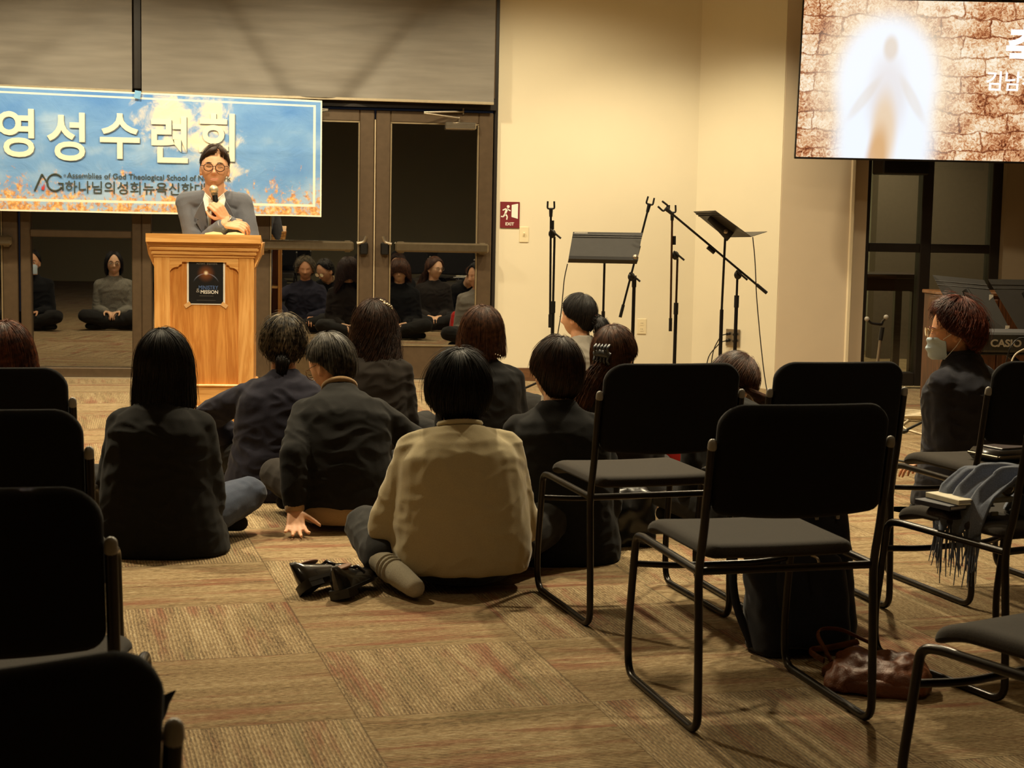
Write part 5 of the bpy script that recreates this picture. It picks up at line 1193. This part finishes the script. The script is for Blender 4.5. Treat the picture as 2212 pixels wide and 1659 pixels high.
m = MB(); a = [(-.016, .452, .124), (.016, .452, .124), (.012, .432, .136), (.022, .34, .163), (.030, .22, .172), (-.030, .22, .172), (-.022, .34, .163), (-.012, .432, .136)]; a = [chest(*p) for p in a]; m.add(a+[p+S.fw*.007 for p in a], [tuple(range(8)), tuple(range(15, 7, -1))]+[(i, (i+1) % 8, 8+(i+1) % 8, 8+i) for i in range(8)]); m.build('necktie', TIE, S.root, 30)
bottoms(S, 'trousers', F_SUIT, 4, .004, .008, 4, .092, .066, .056, .97, (.155, .105, .12))
for sg in (-1, 1): foot(S, sg, 'shoe', SHOE, .042)
for sg in (-1, 1):
    el, wr = S.arm[sg][:2]; d = (wr-el).normalized(); m = MB(); m.tube([wr-d*.035, wr-d*.002], [.036, .034], 18); m.build('shirt_cuff', F_SHIRT, S.root, 40)
el, wr = S.arm[-1][:2]; d = (wr-el).normalized(); ringpart(S, 'watch_strap', STEEL, wr+d*.008, d, .029, .005)
hair(S, H_BROWN, dict(r=(.083, .103, .122), off=(0, -.010, .010), end=(2.0, 1.42, .60), tilt=.20, n=520, rad=.0021, len=.55, t0=.5, jit=.004, wave=(.001, 20)), 5)
m = MB(); rnd = random.Random(9)   # parted fringe swept to both sides
for q in range(150):
    sg = 1 if q % 3 else -1; t = rnd.random(); px0 = -.020*1; sx = -.020+sg*.002; e = -.020+sg*(.020+.075*t) if sg > 0 else -.020-(.012+.042*t)
    e = max(-.080, min(.082, e)); a = V(sx+sg*.012*t, .050+.02*rnd.random()-.02*t, .118-.004*t); b = V((sx+e)/2, .088-.010*t-.02*(abs((sx+e)/2)/.08)**2, .098-.004*t); c = V(e, .075-.055*(abs(e)/.08)**2.2, .068-.045*(abs(e)/.08)**2+.006*rnd.random())
    m.tube([hl(S, p) for p in (a, a.lerp(b, .5)+V(0, .006, .006), b, b.lerp(c, .5)+V(sg*.004, .003, .006), c)], [.002, .0036, .0036, .003, .0008], 5)
m.build('fringe', H_BROWN, S.root, 180)
eyes(S, True); brows(S, H_BROWN); mouth(S, .021, .0045); glasses(S, plain('tortoise_frame', (70, 40, 24), .3), .0235, .0022, y=.098, z=.000)
# microphone in his hand
R4 = SPK.matrix_basis.copy(); SPK_M = Matrix.Translation((spx, spy, 0)) @ Matrix.Rotation(PI+.06, 4, 'Z')
hc = S.arm[-1][1]+Vector(S.arm[-1][2]).normalized()*.085+Vector((.25, -.95, -.15)).normalized()*.028*-1.0*-1
axis = (S.hc+S.hd @ V(0, .125, -.118)-hc).normalized(); b0 = SPK_M @ (hc-axis*.10); b1 = SPK_M @ (hc+axis*.075); b2 = SPK_M @ (hc+axis*.115)
mic = empty('microphone', tuple(b0)); tag(mic, 'black microphone with silver head held to the speaker, above the lectern', 'microphone')
L = lambda p: p-b0
MB().tube([L(b0), L(b1)], [.0125, .0155], 16).build('handle', BLACKP, mic, 60)
ax3 = (b1-b0).normalized(); MB().tube([L(b1), L(b1+ax3*.012)], [.017, .020], 18).build('collar', STEEL, mic, 60)
MB().ell(L(b1+ax3*.034), (.0255, .0255, .0255)).build('grille', plain('mic_grille', (206, 196, 170), .35, .6, var=.25, sc=400, bump=.4), mic, 60)

# --- long-haired woman in black jacket and jeans, cross-legged on the left
S = pose(hz=.11, lean=.10, curve=.5, spine=.50, sw=.158, hp=.03, hy=-.10, twist=-.05); cross_legs(S); lap_arms(S, .25, .20, .08)
body(S, (-.58, 5.845, 0), -.12, 'long-haired woman in a black jacket and jeans sitting cross-legged left of the lectern', SKIN2, group=GPEOPLE)
top(S, 'jacket', F_BLACK, [(-.107, .262, .170), (-.05, .255, .172), (.05, .230, .164), (.16, .208, .152), (.28, .198, .145), (.37, .194, .140), (.43, .165, .115), (.468, .11, .088), (.500, .076, .076), (.522, .066, .068)], seed=11, amp=.006, up_=.070, lo=.056, cuff=.046)
bottoms(S, 'jeans', F_JEAN, 12); [foot(S, sg, 'sock', F_TROU) for sg in (-1, 1)]
hair(S, H_BLACK, dict(r=(.098, .112, .128), end=(1.5, 1.5, 1.0), drop=(.185, .175, .14), flare=.06, wave=(.004, 26), n=720, rad=.0024, jit=.006, len=.8), 2)
# --- grey-haired woman in navy, bun low on her neck
S = pose(hz=.11, lean=.16, side=.02, spine=.49, sw=.165, hp=.12, hy=-.05); cross_legs(S); arm(S, -1, (-.16, .30, .17), (-.9, .1, .1), (.3, .9, -.2), (0, 0, 1)); arm(S, 1, (.08, .26, .17), (.8, -.4, -.3))
body(S, (-.165, 6.99, 0), .06, 'woman with greying tied hair in a navy jacket sitting in front of the lectern', SKIN3, group=GPEOPLE)
top(S, 'navy_jacket', F_NAVY, [(-.107, .26, .18), (-.04, .255, .18), (.06, .235, .17), (.16, .215, .155), (.28, .205, .15), (.37, .200, .14), (.43, .17, .115), (.468, .12, .09), (.500, .078, .078), (.522, .068, .07)], seed=21, amp=.008, up_=.074, lo=.060, cuff=.048)
bottoms(S, 'trousers', F_TROU, 22); [foot(S, sg, 'sock', F_TROU) for sg in (-1, 1)]
hair(S, H_GREY, dict(r=(.094, .108, .120), end=(2.25, 1.9, 1.0), wave=(.008, 70), n=640, rad=.0022, jit=.014, len=.45, t0=.7), 3)
m = lockmb([hl(S, (0, -.092, -.055)), hl(S, (-.004, -.118, -.085)), hl(S, (-.006, -.105, -.125)), hl(S, (-.004, -.095, -.165))], lambda t: .030*(.75+.5*math.sin(PI*t))*(1-.55*t), 140, seed=4); m.build('hair_tail', H_BLACK, S.root, 180)
ringpart(S, 'hair_tie', plain('hair_tie_dark', (16, 14, 15), .7), hl(S, (0, -.094, -.058)), S.hd @ V(0, -.8, -.6), .024, .008)
# --- man in black cardigan leaning on his hand
S = pose(hz=.115, lean=.40, side=-.04, curve=.75, spine=.492, sw=.162, hp=.48, hy=.72, hr=0, hfwd=.035, neck=.05); cross_legs(S)
arm(S, -1, (-.205, -.105, .100), (-.35, -.8, .1), (.12, -.25, -1), (-.1, -1, .2), (.15, .15, .15, .2), l1=.228, l2=.205, spread=.28, thumb=.1); arm(S, 1, (.17, .30, .20), (.9, -.2, -.3), (-.1, 1, 0), (0, 0, 1))
S.arm[-1] = (S.arm[-1][0], S.arm[-1][1], (.04, -.70, -.71), (0, -.7, .71), (-.42, -.4, -.4, -.42), dict(spread=.20, thumb=-.2, tcurl=.1))
body(S, (.105, 6.28, 0), .04, 'man in a black cardigan over a tan sweater, leaning on his left hand', SKIN, .006, group=GPEOPLE)
top(S, 'cardigan', F_BLACK, [(-.045, .188, .135), (.03, .195, .142), (.12, .185, .138), (.24, .188, .140), (.35, .196, .140), (.42, .176, .115), (.458, .120, .09), (.490, .080, .078), (.508, .07, .07)], seed=31, amp=.006, up_=.064, lo=.052, cuff=.043, upto=.93)
m = MB(); m.loft(rings(S, scale_secs([(-.085, .160, .130), (-.06, .188, .146), (-.02, .194, .146), (.0, .18, .135)], S))); put('tan_sweater', remesh(m, 'tan_sweater', .007, 4), F_TAN, S.root, 180)
el, wr = S.arm[-1][:2]; d = (wr-el).normalized(); MB().tube([wr-d*.030, wr-d*.012, wr+d*.010, wr+d*.018], [.030, .038, .0385, .034], 18).build('sweater_cuff', F_TAN, S.root, 40)
ringpart(S, 'sweater_collar', F_TAN, S.neck0.lerp(S.neck1, .25)+V(0, -.004, .0), S.tan(.46), .062, .013)
bottoms(S, 'trousers', F_BROWNBLK, 32); [foot(S, sg, 'sock', F_TROU) for sg in (-1, 1)]
hair(S, H_SALT, dict(r=(.087, .106, .124), end=(2.2, 1.5, .82), n=720, rad=.0023, len=.5, t0=.62, jit=.008, wave=(.002, 30)), 6)
glasses(S, plain('amber_frame', (120, 92, 62), .3), .024, .0018); eyes(S, True)
# --- woman with long wavy brown hair and a sparkling clip
px_ = X0(808, 700, 7.95)
S = pose(hz=.11, lean=.10, spine=.505, sw=.158, hp=.02, hy=-.05); cross_legs(S, .21); lap_arms(S)
body(S, (px_, 7.95, 0), -.05, 'woman with long wavy dark brown hair and a sparkling clip near the glass doors', SKIN2, group=GPEOPLE)
top(S, 'jacket', F_BROWNBLK, [(-.107, .23, .165), (-.05, .23, .165), (.06, .20, .155), (.18, .18, .142), (.30, .178, .138), (.38, .178, .132), (.43, .158, .112), (.468, .108, .088), (.500, .076, .076), (.522, .066, .068)], seed=41, amp=.007)
bottoms(S, 'trousers', F_TROU, 42); [foot(S, sg, 'sock', F_TROU) for sg in (-1, 1)]
hair(S, H_BROWN, dict(r=(.100, .114, .128), end=(1.5, 1.5, 1.0), drop=(.27, .25, .18), flare=.12, wave=(.014, 40), n=760, rad=.0026, jit=.012, len=.8), 7)
m = MB(); rnd = random.Random(2); c0 = V(.035, -.055, .128)
for k in range(26): p = c0+V(.052*(k/25), -.004+.018*(k/25), -.038*(k/25)); m.ell(hl(S, p+V(rnd.uniform(-.006, .006), rnd.uniform(-.006, .006), rnd.uniform(-.003, .006))), (.0055,)*3, None, 8, 6)
tag(m.build('hair_clip', plain('clip_silver', (214, 200, 176), .2, .8), S.root, 60), kind='stuff')
# --- woman in beige cardigan, one sock showing
S = pose(hz=.12, lean=.15, curve=.6, side=-.01, spine=.485, sw=.168, hp=.10, hy=-.03, hfwd=.035, neck=.030)
leg(S, 1, (-.02, .34, .065), (1, .4, .2), (-.16, .36, .05)); leg(S, -1, (-.262, -.045, .085), (-.75, 1.0, .12), (-.175, -.215, .042), .36, .35)
arm(S, -1, (-.12, .26, .20), (-.5, -.4, -.7), (.5, .8, 0), (0, 0, 1)); arm(S, 1, (.10, .27, .20), (.35, -.4, -.7), (-.5, .8, 0), (0, 0, 1))
body(S, (.475, 5.27, 0), .03, 'woman with short black hair in a beige cardigan, grey-socked foot behind her', SKIN3, group=GPEOPLE)
top(S, 'beige_cardigan', F_BEIGE, [(-.055, .225, .180), (.0, .238, .190), (.08, .238, .188), (.17, .230, .180), (.27, .222, .172), (.36, .215, .158), (.42, .180, .128), (.46, .118, .095), (.490, .080, .080)], seed=51, amp=.006, up_=.074, lo=.060, cuff=.048, pad=.070)
ringpart(S, 'neckline', F_BEIGE, S.neck0+V(0, -.004, .0), S.tan(.47), .070, .009)
bottoms(S, 'trousers', F_TROU, 52, .005, .008, 5, .100, .080, .064, .86, (.215, .172, .112)); SK = foot(S, -1, 'sock', F_SOCK, .042); kn_, an_, to_ = S.leg[-1]; [ringpart(S, 'sock_rib', F_SOCK, an_+(to_-an_)*q_, to_-an_, .041, .0045) for q_ in (.10, .2, .3)]; foot(S, 1, 'sock', F_SOCK, .036)
hair(S, H_BLACK, dict(r=(.106, .118, .134), off=(0, -.010, .004), end=(2.35, 1.85, 1.1), n=950, rad=.0022, len=.45, t0=.7, jit=.012, wave=(.003, 30)), 8)
# --- bob-haired woman by the glass doors
px_ = X0(1046, 720, 7.7)
S = pose(hz=.11, lean=.10, spine=.495, sw=.165, hp=.02, hy=.05); cross_legs(S, .21); lap_arms(S)
body(S, (px_, 7.7, 0), .05, 'woman with a smooth brown bob in a black knit top by the right glass door', SKIN2, group=GPEOPLE)
top(S, 'knit_top', F_BLACK2, [(-.107, .22, .165), (-.05, .22, .165), (.06, .21, .16), (.18, .195, .15), (.30, .192, .145), (.38, .190, .138), (.43, .168, .115), (.468, .11, .088), (.500, .076, .076), (.522, .066, .068)], seed=61, amp=.005, up_=.070, lo=.056)
bottoms(S, 'trousers', F_TROU, 62); [foot(S, sg, 'sock', F_TROU) for sg in (-1, 1)]
hair(S, H_CHEST, dict(r=(.104, .116, .128), end=(1.5, 1.5, 1.05), drop=(.105, .115, .10), flare=.10, wave=(.002, 24), n=760, rad=.0024, jit=.005, len=.85), 9)
for q in range(3): MB().ell(hl(S, (.045+.012*q, -.128, -.098-.004*q)), (.003,)*3, None, 8, 6).build('earring_bead', plain('bead_pearl', (230, 220, 205), .2), S.root, 60)
# --- woman with a ponytail in grey, near the cream wall
px_ = X0(1262, 690, 8.9)
S = pose(hz=.12, lean=.12, spine=.495, sw=.165, hp=.02, hy=.85, twist=.15); cross_legs(S); lap_arms(S)
body(S, (px_, 8.9, 0), .12, 'woman in grey with a low ponytail and beaded hair tie, before the cream wall', SKIN, .0055, group=GPEOPLE)
top(S, 'grey_top', F_GREYT, [(-.107, .22, .165), (-.05, .22, .165), (.06, .21, .16), (.18, .195, .15), (.30, .192, .145), (.38, .190, .138), (.43, .168, .115), (.468, .11, .088), (.500, .076, .076), (.522, .066, .068)], seed=71, amp=.006, up_=.070)
bottoms(S, 'trousers', F_TROU, 72); [foot(S, sg, 'sock', F_TROU) for sg in (-1, 1)]
hair(S, H_BLACK, dict(r=(.090, .110, .126), end=(2.1, 1.7, 1.05), n=620, rad=.0022, len=.7, t0=.5, jit=.004, wave=(.001, 30)), 10)
m = lockmb([hl(S, (0, -.108, -.010)), hl(S, (.0, -.155, -.035)), hl(S, (0, -.165, -.12)), hl(S, (.0, -.12, -.26))], lambda t: .042*(.55+.8*math.sin(PI*min(1, t*1.1+.1)))*(1-.35*t), 160, seed=5); m.build('ponytail', H_BLACK, S.root, 180)
rnd = random.Random(3); m = MB()
for k in range(14): a = 2*PI*k/14; m.ell(hl(S, (.022*math.cos(a), -.116-.006*(k % 2), -.012+.022*math.sin(a))), (.008,)*3, None, 8, 6)
tag(m.build('beaded_hair_tie', plain('bead_red', (190, 110, 96), .35, var=.5, sc=90), S.root, 60), kind='stuff'); eyes(S, True)
# --- short-haired person in black, in front of the lit empty chair
S = pose(hz=.11, lean=.12, spine=.508, sw=.162, hp=.04, hy=.38, neck=.034); cross_legs(S, .3, .22); lap_arms(S)
body(S, (.865, 5.69, 0), -.02, 'person with short dark brown hair in black, seated left of the lit empty chair', SKIN2, group=GPEOPLE)
top(S, 'black_jacket', F_BLACK2, [(-.108, .235, .175), (-.05, .235, .175), (.06, .215, .165), (.18, .198, .155), (.30, .194, .148), (.38, .192, .140), (.43, .170, .116), (.465, .115, .09), (.500, .078, .078), (.522, .066, .068)], seed=81, amp=.006, up_=.070, lo=.056)
bottoms(S, 'trousers', F_BLACK, 82); [foot(S, sg, 'sock', F_TROU) for sg in (-1, 1)]
hair(S, H_BROWN, dict(r=(.094, .112, .130), end=(2.3, 1.68, 1.0), n=780, rad=.0023, len=.6, t0=.5, jit=.005, wave=(.001, 20)), 11)
# --- long-haired woman with a claw clip and glasses
px_ = X0(1330, 760, 6.5)
S = pose(hz=.11, lean=.10, spine=.49, sw=.155, hp=.02, hy=-.62); cross_legs(S); lap_arms(S)
body(S, (px_, 6.5, 0), .0, 'long brown-haired woman with a dark claw clip and glasses behind the lit empty chair', SKIN2, group=GPEOPLE)
top(S, 'cardigan', F_BROWNBLK, JACK, seed=91, amp=.005); bottoms(S, 'trousers', F_TROU, 92); [foot(S, sg, 'sock', F_TROU) for sg in (-1, 1)]
hair(S, H_CHEST, dict(r=(.092, .110, .126), end=(1.6, 1.5, 1.05), drop=(.06, .02, .0), n=560, rad=.0023, len=.7, wave=(.002, 30), jit=.004), 12)
m = lockmb([hl(S, (0, -.095, -.02)), hl(S, (-.03, -.135, -.10)), hl(S, (-.06, -.15, -.20)), hl(S, (-.07, -.14, -.30))], lambda t: .050*(.7+.6*t)*(1 if t < .8 else 1-(t-.8)*1.6), 320, seed=6, wave=(.006, 22)); m.build('loose_hair', H_CHEST, S.root, 180)
CLW = plain('claw_clip_grey', (70, 74, 78), .35, var=.3, sc=40)
m = MB().tube([hl(S, (-.035, -.118, .012)), hl(S, (0, -.128, .018)), hl(S, (.035, -.118, .006))], [.014, .020, .014], 10)
for k in range(5):
    for sg in (-1, 1): m.tube(fillet([hl(S, (-.03+.015*k, -.124, .012)), hl(S, (-.03+.015*k, -.142, .012+sg*.028)), hl(S, (-.03+.015*k, -.118, .012+sg*.040))], .012), .005, 6)
m.build('claw_clip', CLW, S.root, 60); glasses(S, plain('silver_frame', (190, 182, 168), .2, .8), .022, .0013); eyes(S, True)
# --- woman bowing her head, between the chairs
px_ = 1.665
S = pose(hz=.11, lean=.52, side=-.06, curve=.7, spine=.50, sw=.155, hp=.80, hy=-.45, hr=.50, hfwd=.05, neck=.06); cross_legs(S); lap_arms(S, .34, .14)
body(S, (px_, 6.02, 0), .10, 'woman bowing so that only her brown hair shows above the chair backs', SKIN2, group=GPEOPLE)
top(S, 'jacket', F_BLACK, JACK, seed=101, amp=.005); bottoms(S, 'trousers', F_TROU, 102); [foot(S, sg, 'sock', F_TROU) for sg in (-1, 1)]
hair(S, H_CHEST, dict(r=(.102, .120, .132), end=(1.5, 1.5, 1.05), drop=(.24, .26, .18), flare=.05, g=(.93, .1, -.4), n=700, rad=.0024, len=.8, wave=(.004, 26), jit=.006), 13)
# --- masked woman at the right
S = pose(hz=.185, lean=.10, curve=.6, spine=.53, sw=.196, hp=.10, hy=.62, k=1.0); 
for sg in (-1, 1): leg(S, sg, (sg*.09, -.10, .075), (sg*.2, 1, -.1), (sg*.10, -.26, .03), .40, .39)
lap_arms(S, .16, .20, .02)
body(S, (2.80, 6.60, 0), .72, 'woman in a navy coat and pale blue face mask kneeling at the right', SKIN3, .0055, group=GPEOPLE)
top(S, 'navy_coat', F_NAVY2, [(-.15, .235, .205), (-.10, .232, .20), (.0, .220, .180), (.10, .205, .165), (.20, .196, .155), (.30, .205, .158), (.38, .205, .148), (.43, .178, .120), (.465, .12, .092), (.500, .08, .08), (.53, .072, .074)], 1.13, 1.05, seed=111, amp=.007, up_=.076, lo=.060, pad=.070)
ringpart(S, 'coat_collar', F_NAVY2, S.neck0.lerp(S.neck1, .35), S.tan(.46), .062, .018)
bottoms(S, 'trousers', F_TROU, 112); [foot(S, sg, 'sock', F_TROU) for sg in (-1, 1)]
hair(S, H_COPPER, dict(r=(.110, .128, .138), end=(2.15, 1.72, .92), n=1100, rad=.0020, len=.30, t0=.8, jit=.020, wave=(.010, 90)), 14)
MSK = fabric('pale_blue_mask', (204, 226, 244), var=.05, sc=500, sheen=0, bump=.15, big=.05)
m = MB(); pts = []; fs = []
for lay in (0, 1):
    for i in range(21):
        for j in range(15):
            u, v = i/20*2-1, j/14; x = u*.062; z = -.018-.098*v; y = .104-.062*abs(u)**2.0*1.05+.010*math.sin(PI*v)*(1-u*u)-(.010 if v > .75 else 0)*(v-.75)*4+.004*math.sin(v*16)*(1-u*u); pts.append(hl(S, (x*(1-.1*v), y-.003*lay, z)))
for i in range(20):
    for j in range(14):
        a = i*15+j; fs.append((a, a+1, a+16, a+15)); fs.append((315+a, 315+a+15, 315+a+16, 315+a+1))
m.add(pts, fs).build('face_mask', MSK, S.root, 180)
m = MB()
for sg in (-1, 1): m.tube([hl(S, (sg*.060, .048, -.028)), hl(S, (sg*.078, .01, -.002)), hl(S, (sg*.083, -.022, .0)), hl(S, (sg*.083, -.030, -.022)), hl(S, (sg*.079, .0, -.062)), hl(S, (sg*.056, .040, -.108))], .0016, 6)
m.build('mask_loop', PAPER, S.root, 60); glasses(S, plain('gold_frame', (200, 168, 120), .2, .8), .021, .0013, y=.108, z=.006); eyes(S, True); brows(S, H_COPPER)
# --- red-haired woman at the left edge
px_ = X0(-2, 740, 6.15)
S = pose(hz=.11, lean=.10, spine=.50, sw=.158, hp=.03, hy=-.05); cross_legs(S); lap_arms(S)
body(S, (px_, 6.15, 0), -.1, 'woman with long reddish brown hair cut off by the left edge of the frame', SKIN2, group=GPEOPLE)
top(S, 'jacket', F_BLACK, JACK, seed=121, amp=.005); bottoms(S, 'trousers', F_TROU, 122); [foot(S, sg, 'sock', F_TROU) for sg in (-1, 1)]
hair(S, H_AUB, dict(r=(.100, .114, .128), end=(1.5, 1.5, 1.0), drop=(.20, .19, .14), flare=.10, wave=(.003, 24), n=720, rad=.0023, jit=.005, len=.85), 15)
# --- two listeners outside the frame whose reflections show in the left window
S = pose(hz=.11, lean=.08, spine=.505, sw=.17, hp=-.02, hy=.0); cross_legs(S); lap_arms(S, .26, .19)
body(S, (-2.93, 7.1, 0), -.05, 'masked person in black with folded hands, seen reflected in the left window', SKIN, .0055, group=GPEOPLE)
top(S, 'black_sweater', F_BLACK2, JACK, seed=131, amp=.005); bottoms(S, 'trousers', F_TROU, 132); [foot(S, sg, 'sock', F_TROU) for sg in (-1, 1)]
hair(S, H_BLACK, dict(end=(1.75, 1.5, .9), n=420, rad=.0024, len=.5, t0=.6), 16); eyes(S); brows(S, H_BLACK)
m = MB().add([hl(S, p) for p in [(x*.062*(1-.1*v), .104-.062*abs(x)**2+.010*math.sin(PI*v)*(1-x*x)-d, -.018-.098*v) for d in (0, .004) for x in np.linspace(-1, 1, 13) for v in np.linspace(0, 1, 9)]], [q for i in range(12) for j in range(8) for a in [i*9+j] for q in ((a, a+1, a+10, a+9), (117+a, 117+a+9, 117+a+10, 117+a+1))]); m.build('face_mask', MSK, S.root, 180)
S = pose(hz=.11, lean=.08, spine=.50, sw=.162, hp=-.04, hy=-.12); cross_legs(S); lap_arms(S, .27, .19)
body(S, (-2.14, 6.9, 0), -.05, 'woman in a grey tweed jacket, seen reflected in the left window beside the lectern', SKIN2, .0055, group=GPEOPLE)
top(S, 'tweed_jacket', F_TWEED, JACK, seed=141, amp=.005); bottoms(S, 'trousers', F_TROU, 142); [foot(S, sg, 'sock', F_TROU) for sg in (-1, 1)]
hair(S, H_BLACK, dict(end=(1.6, 1.5, .95), drop=(.12, .10, .0), n=420, rad=.0024, len=.7), 17); eyes(S); brows(S, H_BLACK); mouth(S); glasses(S, plain('thin_dark_frame', (60, 52, 46), .3, .5), .022, .0013)
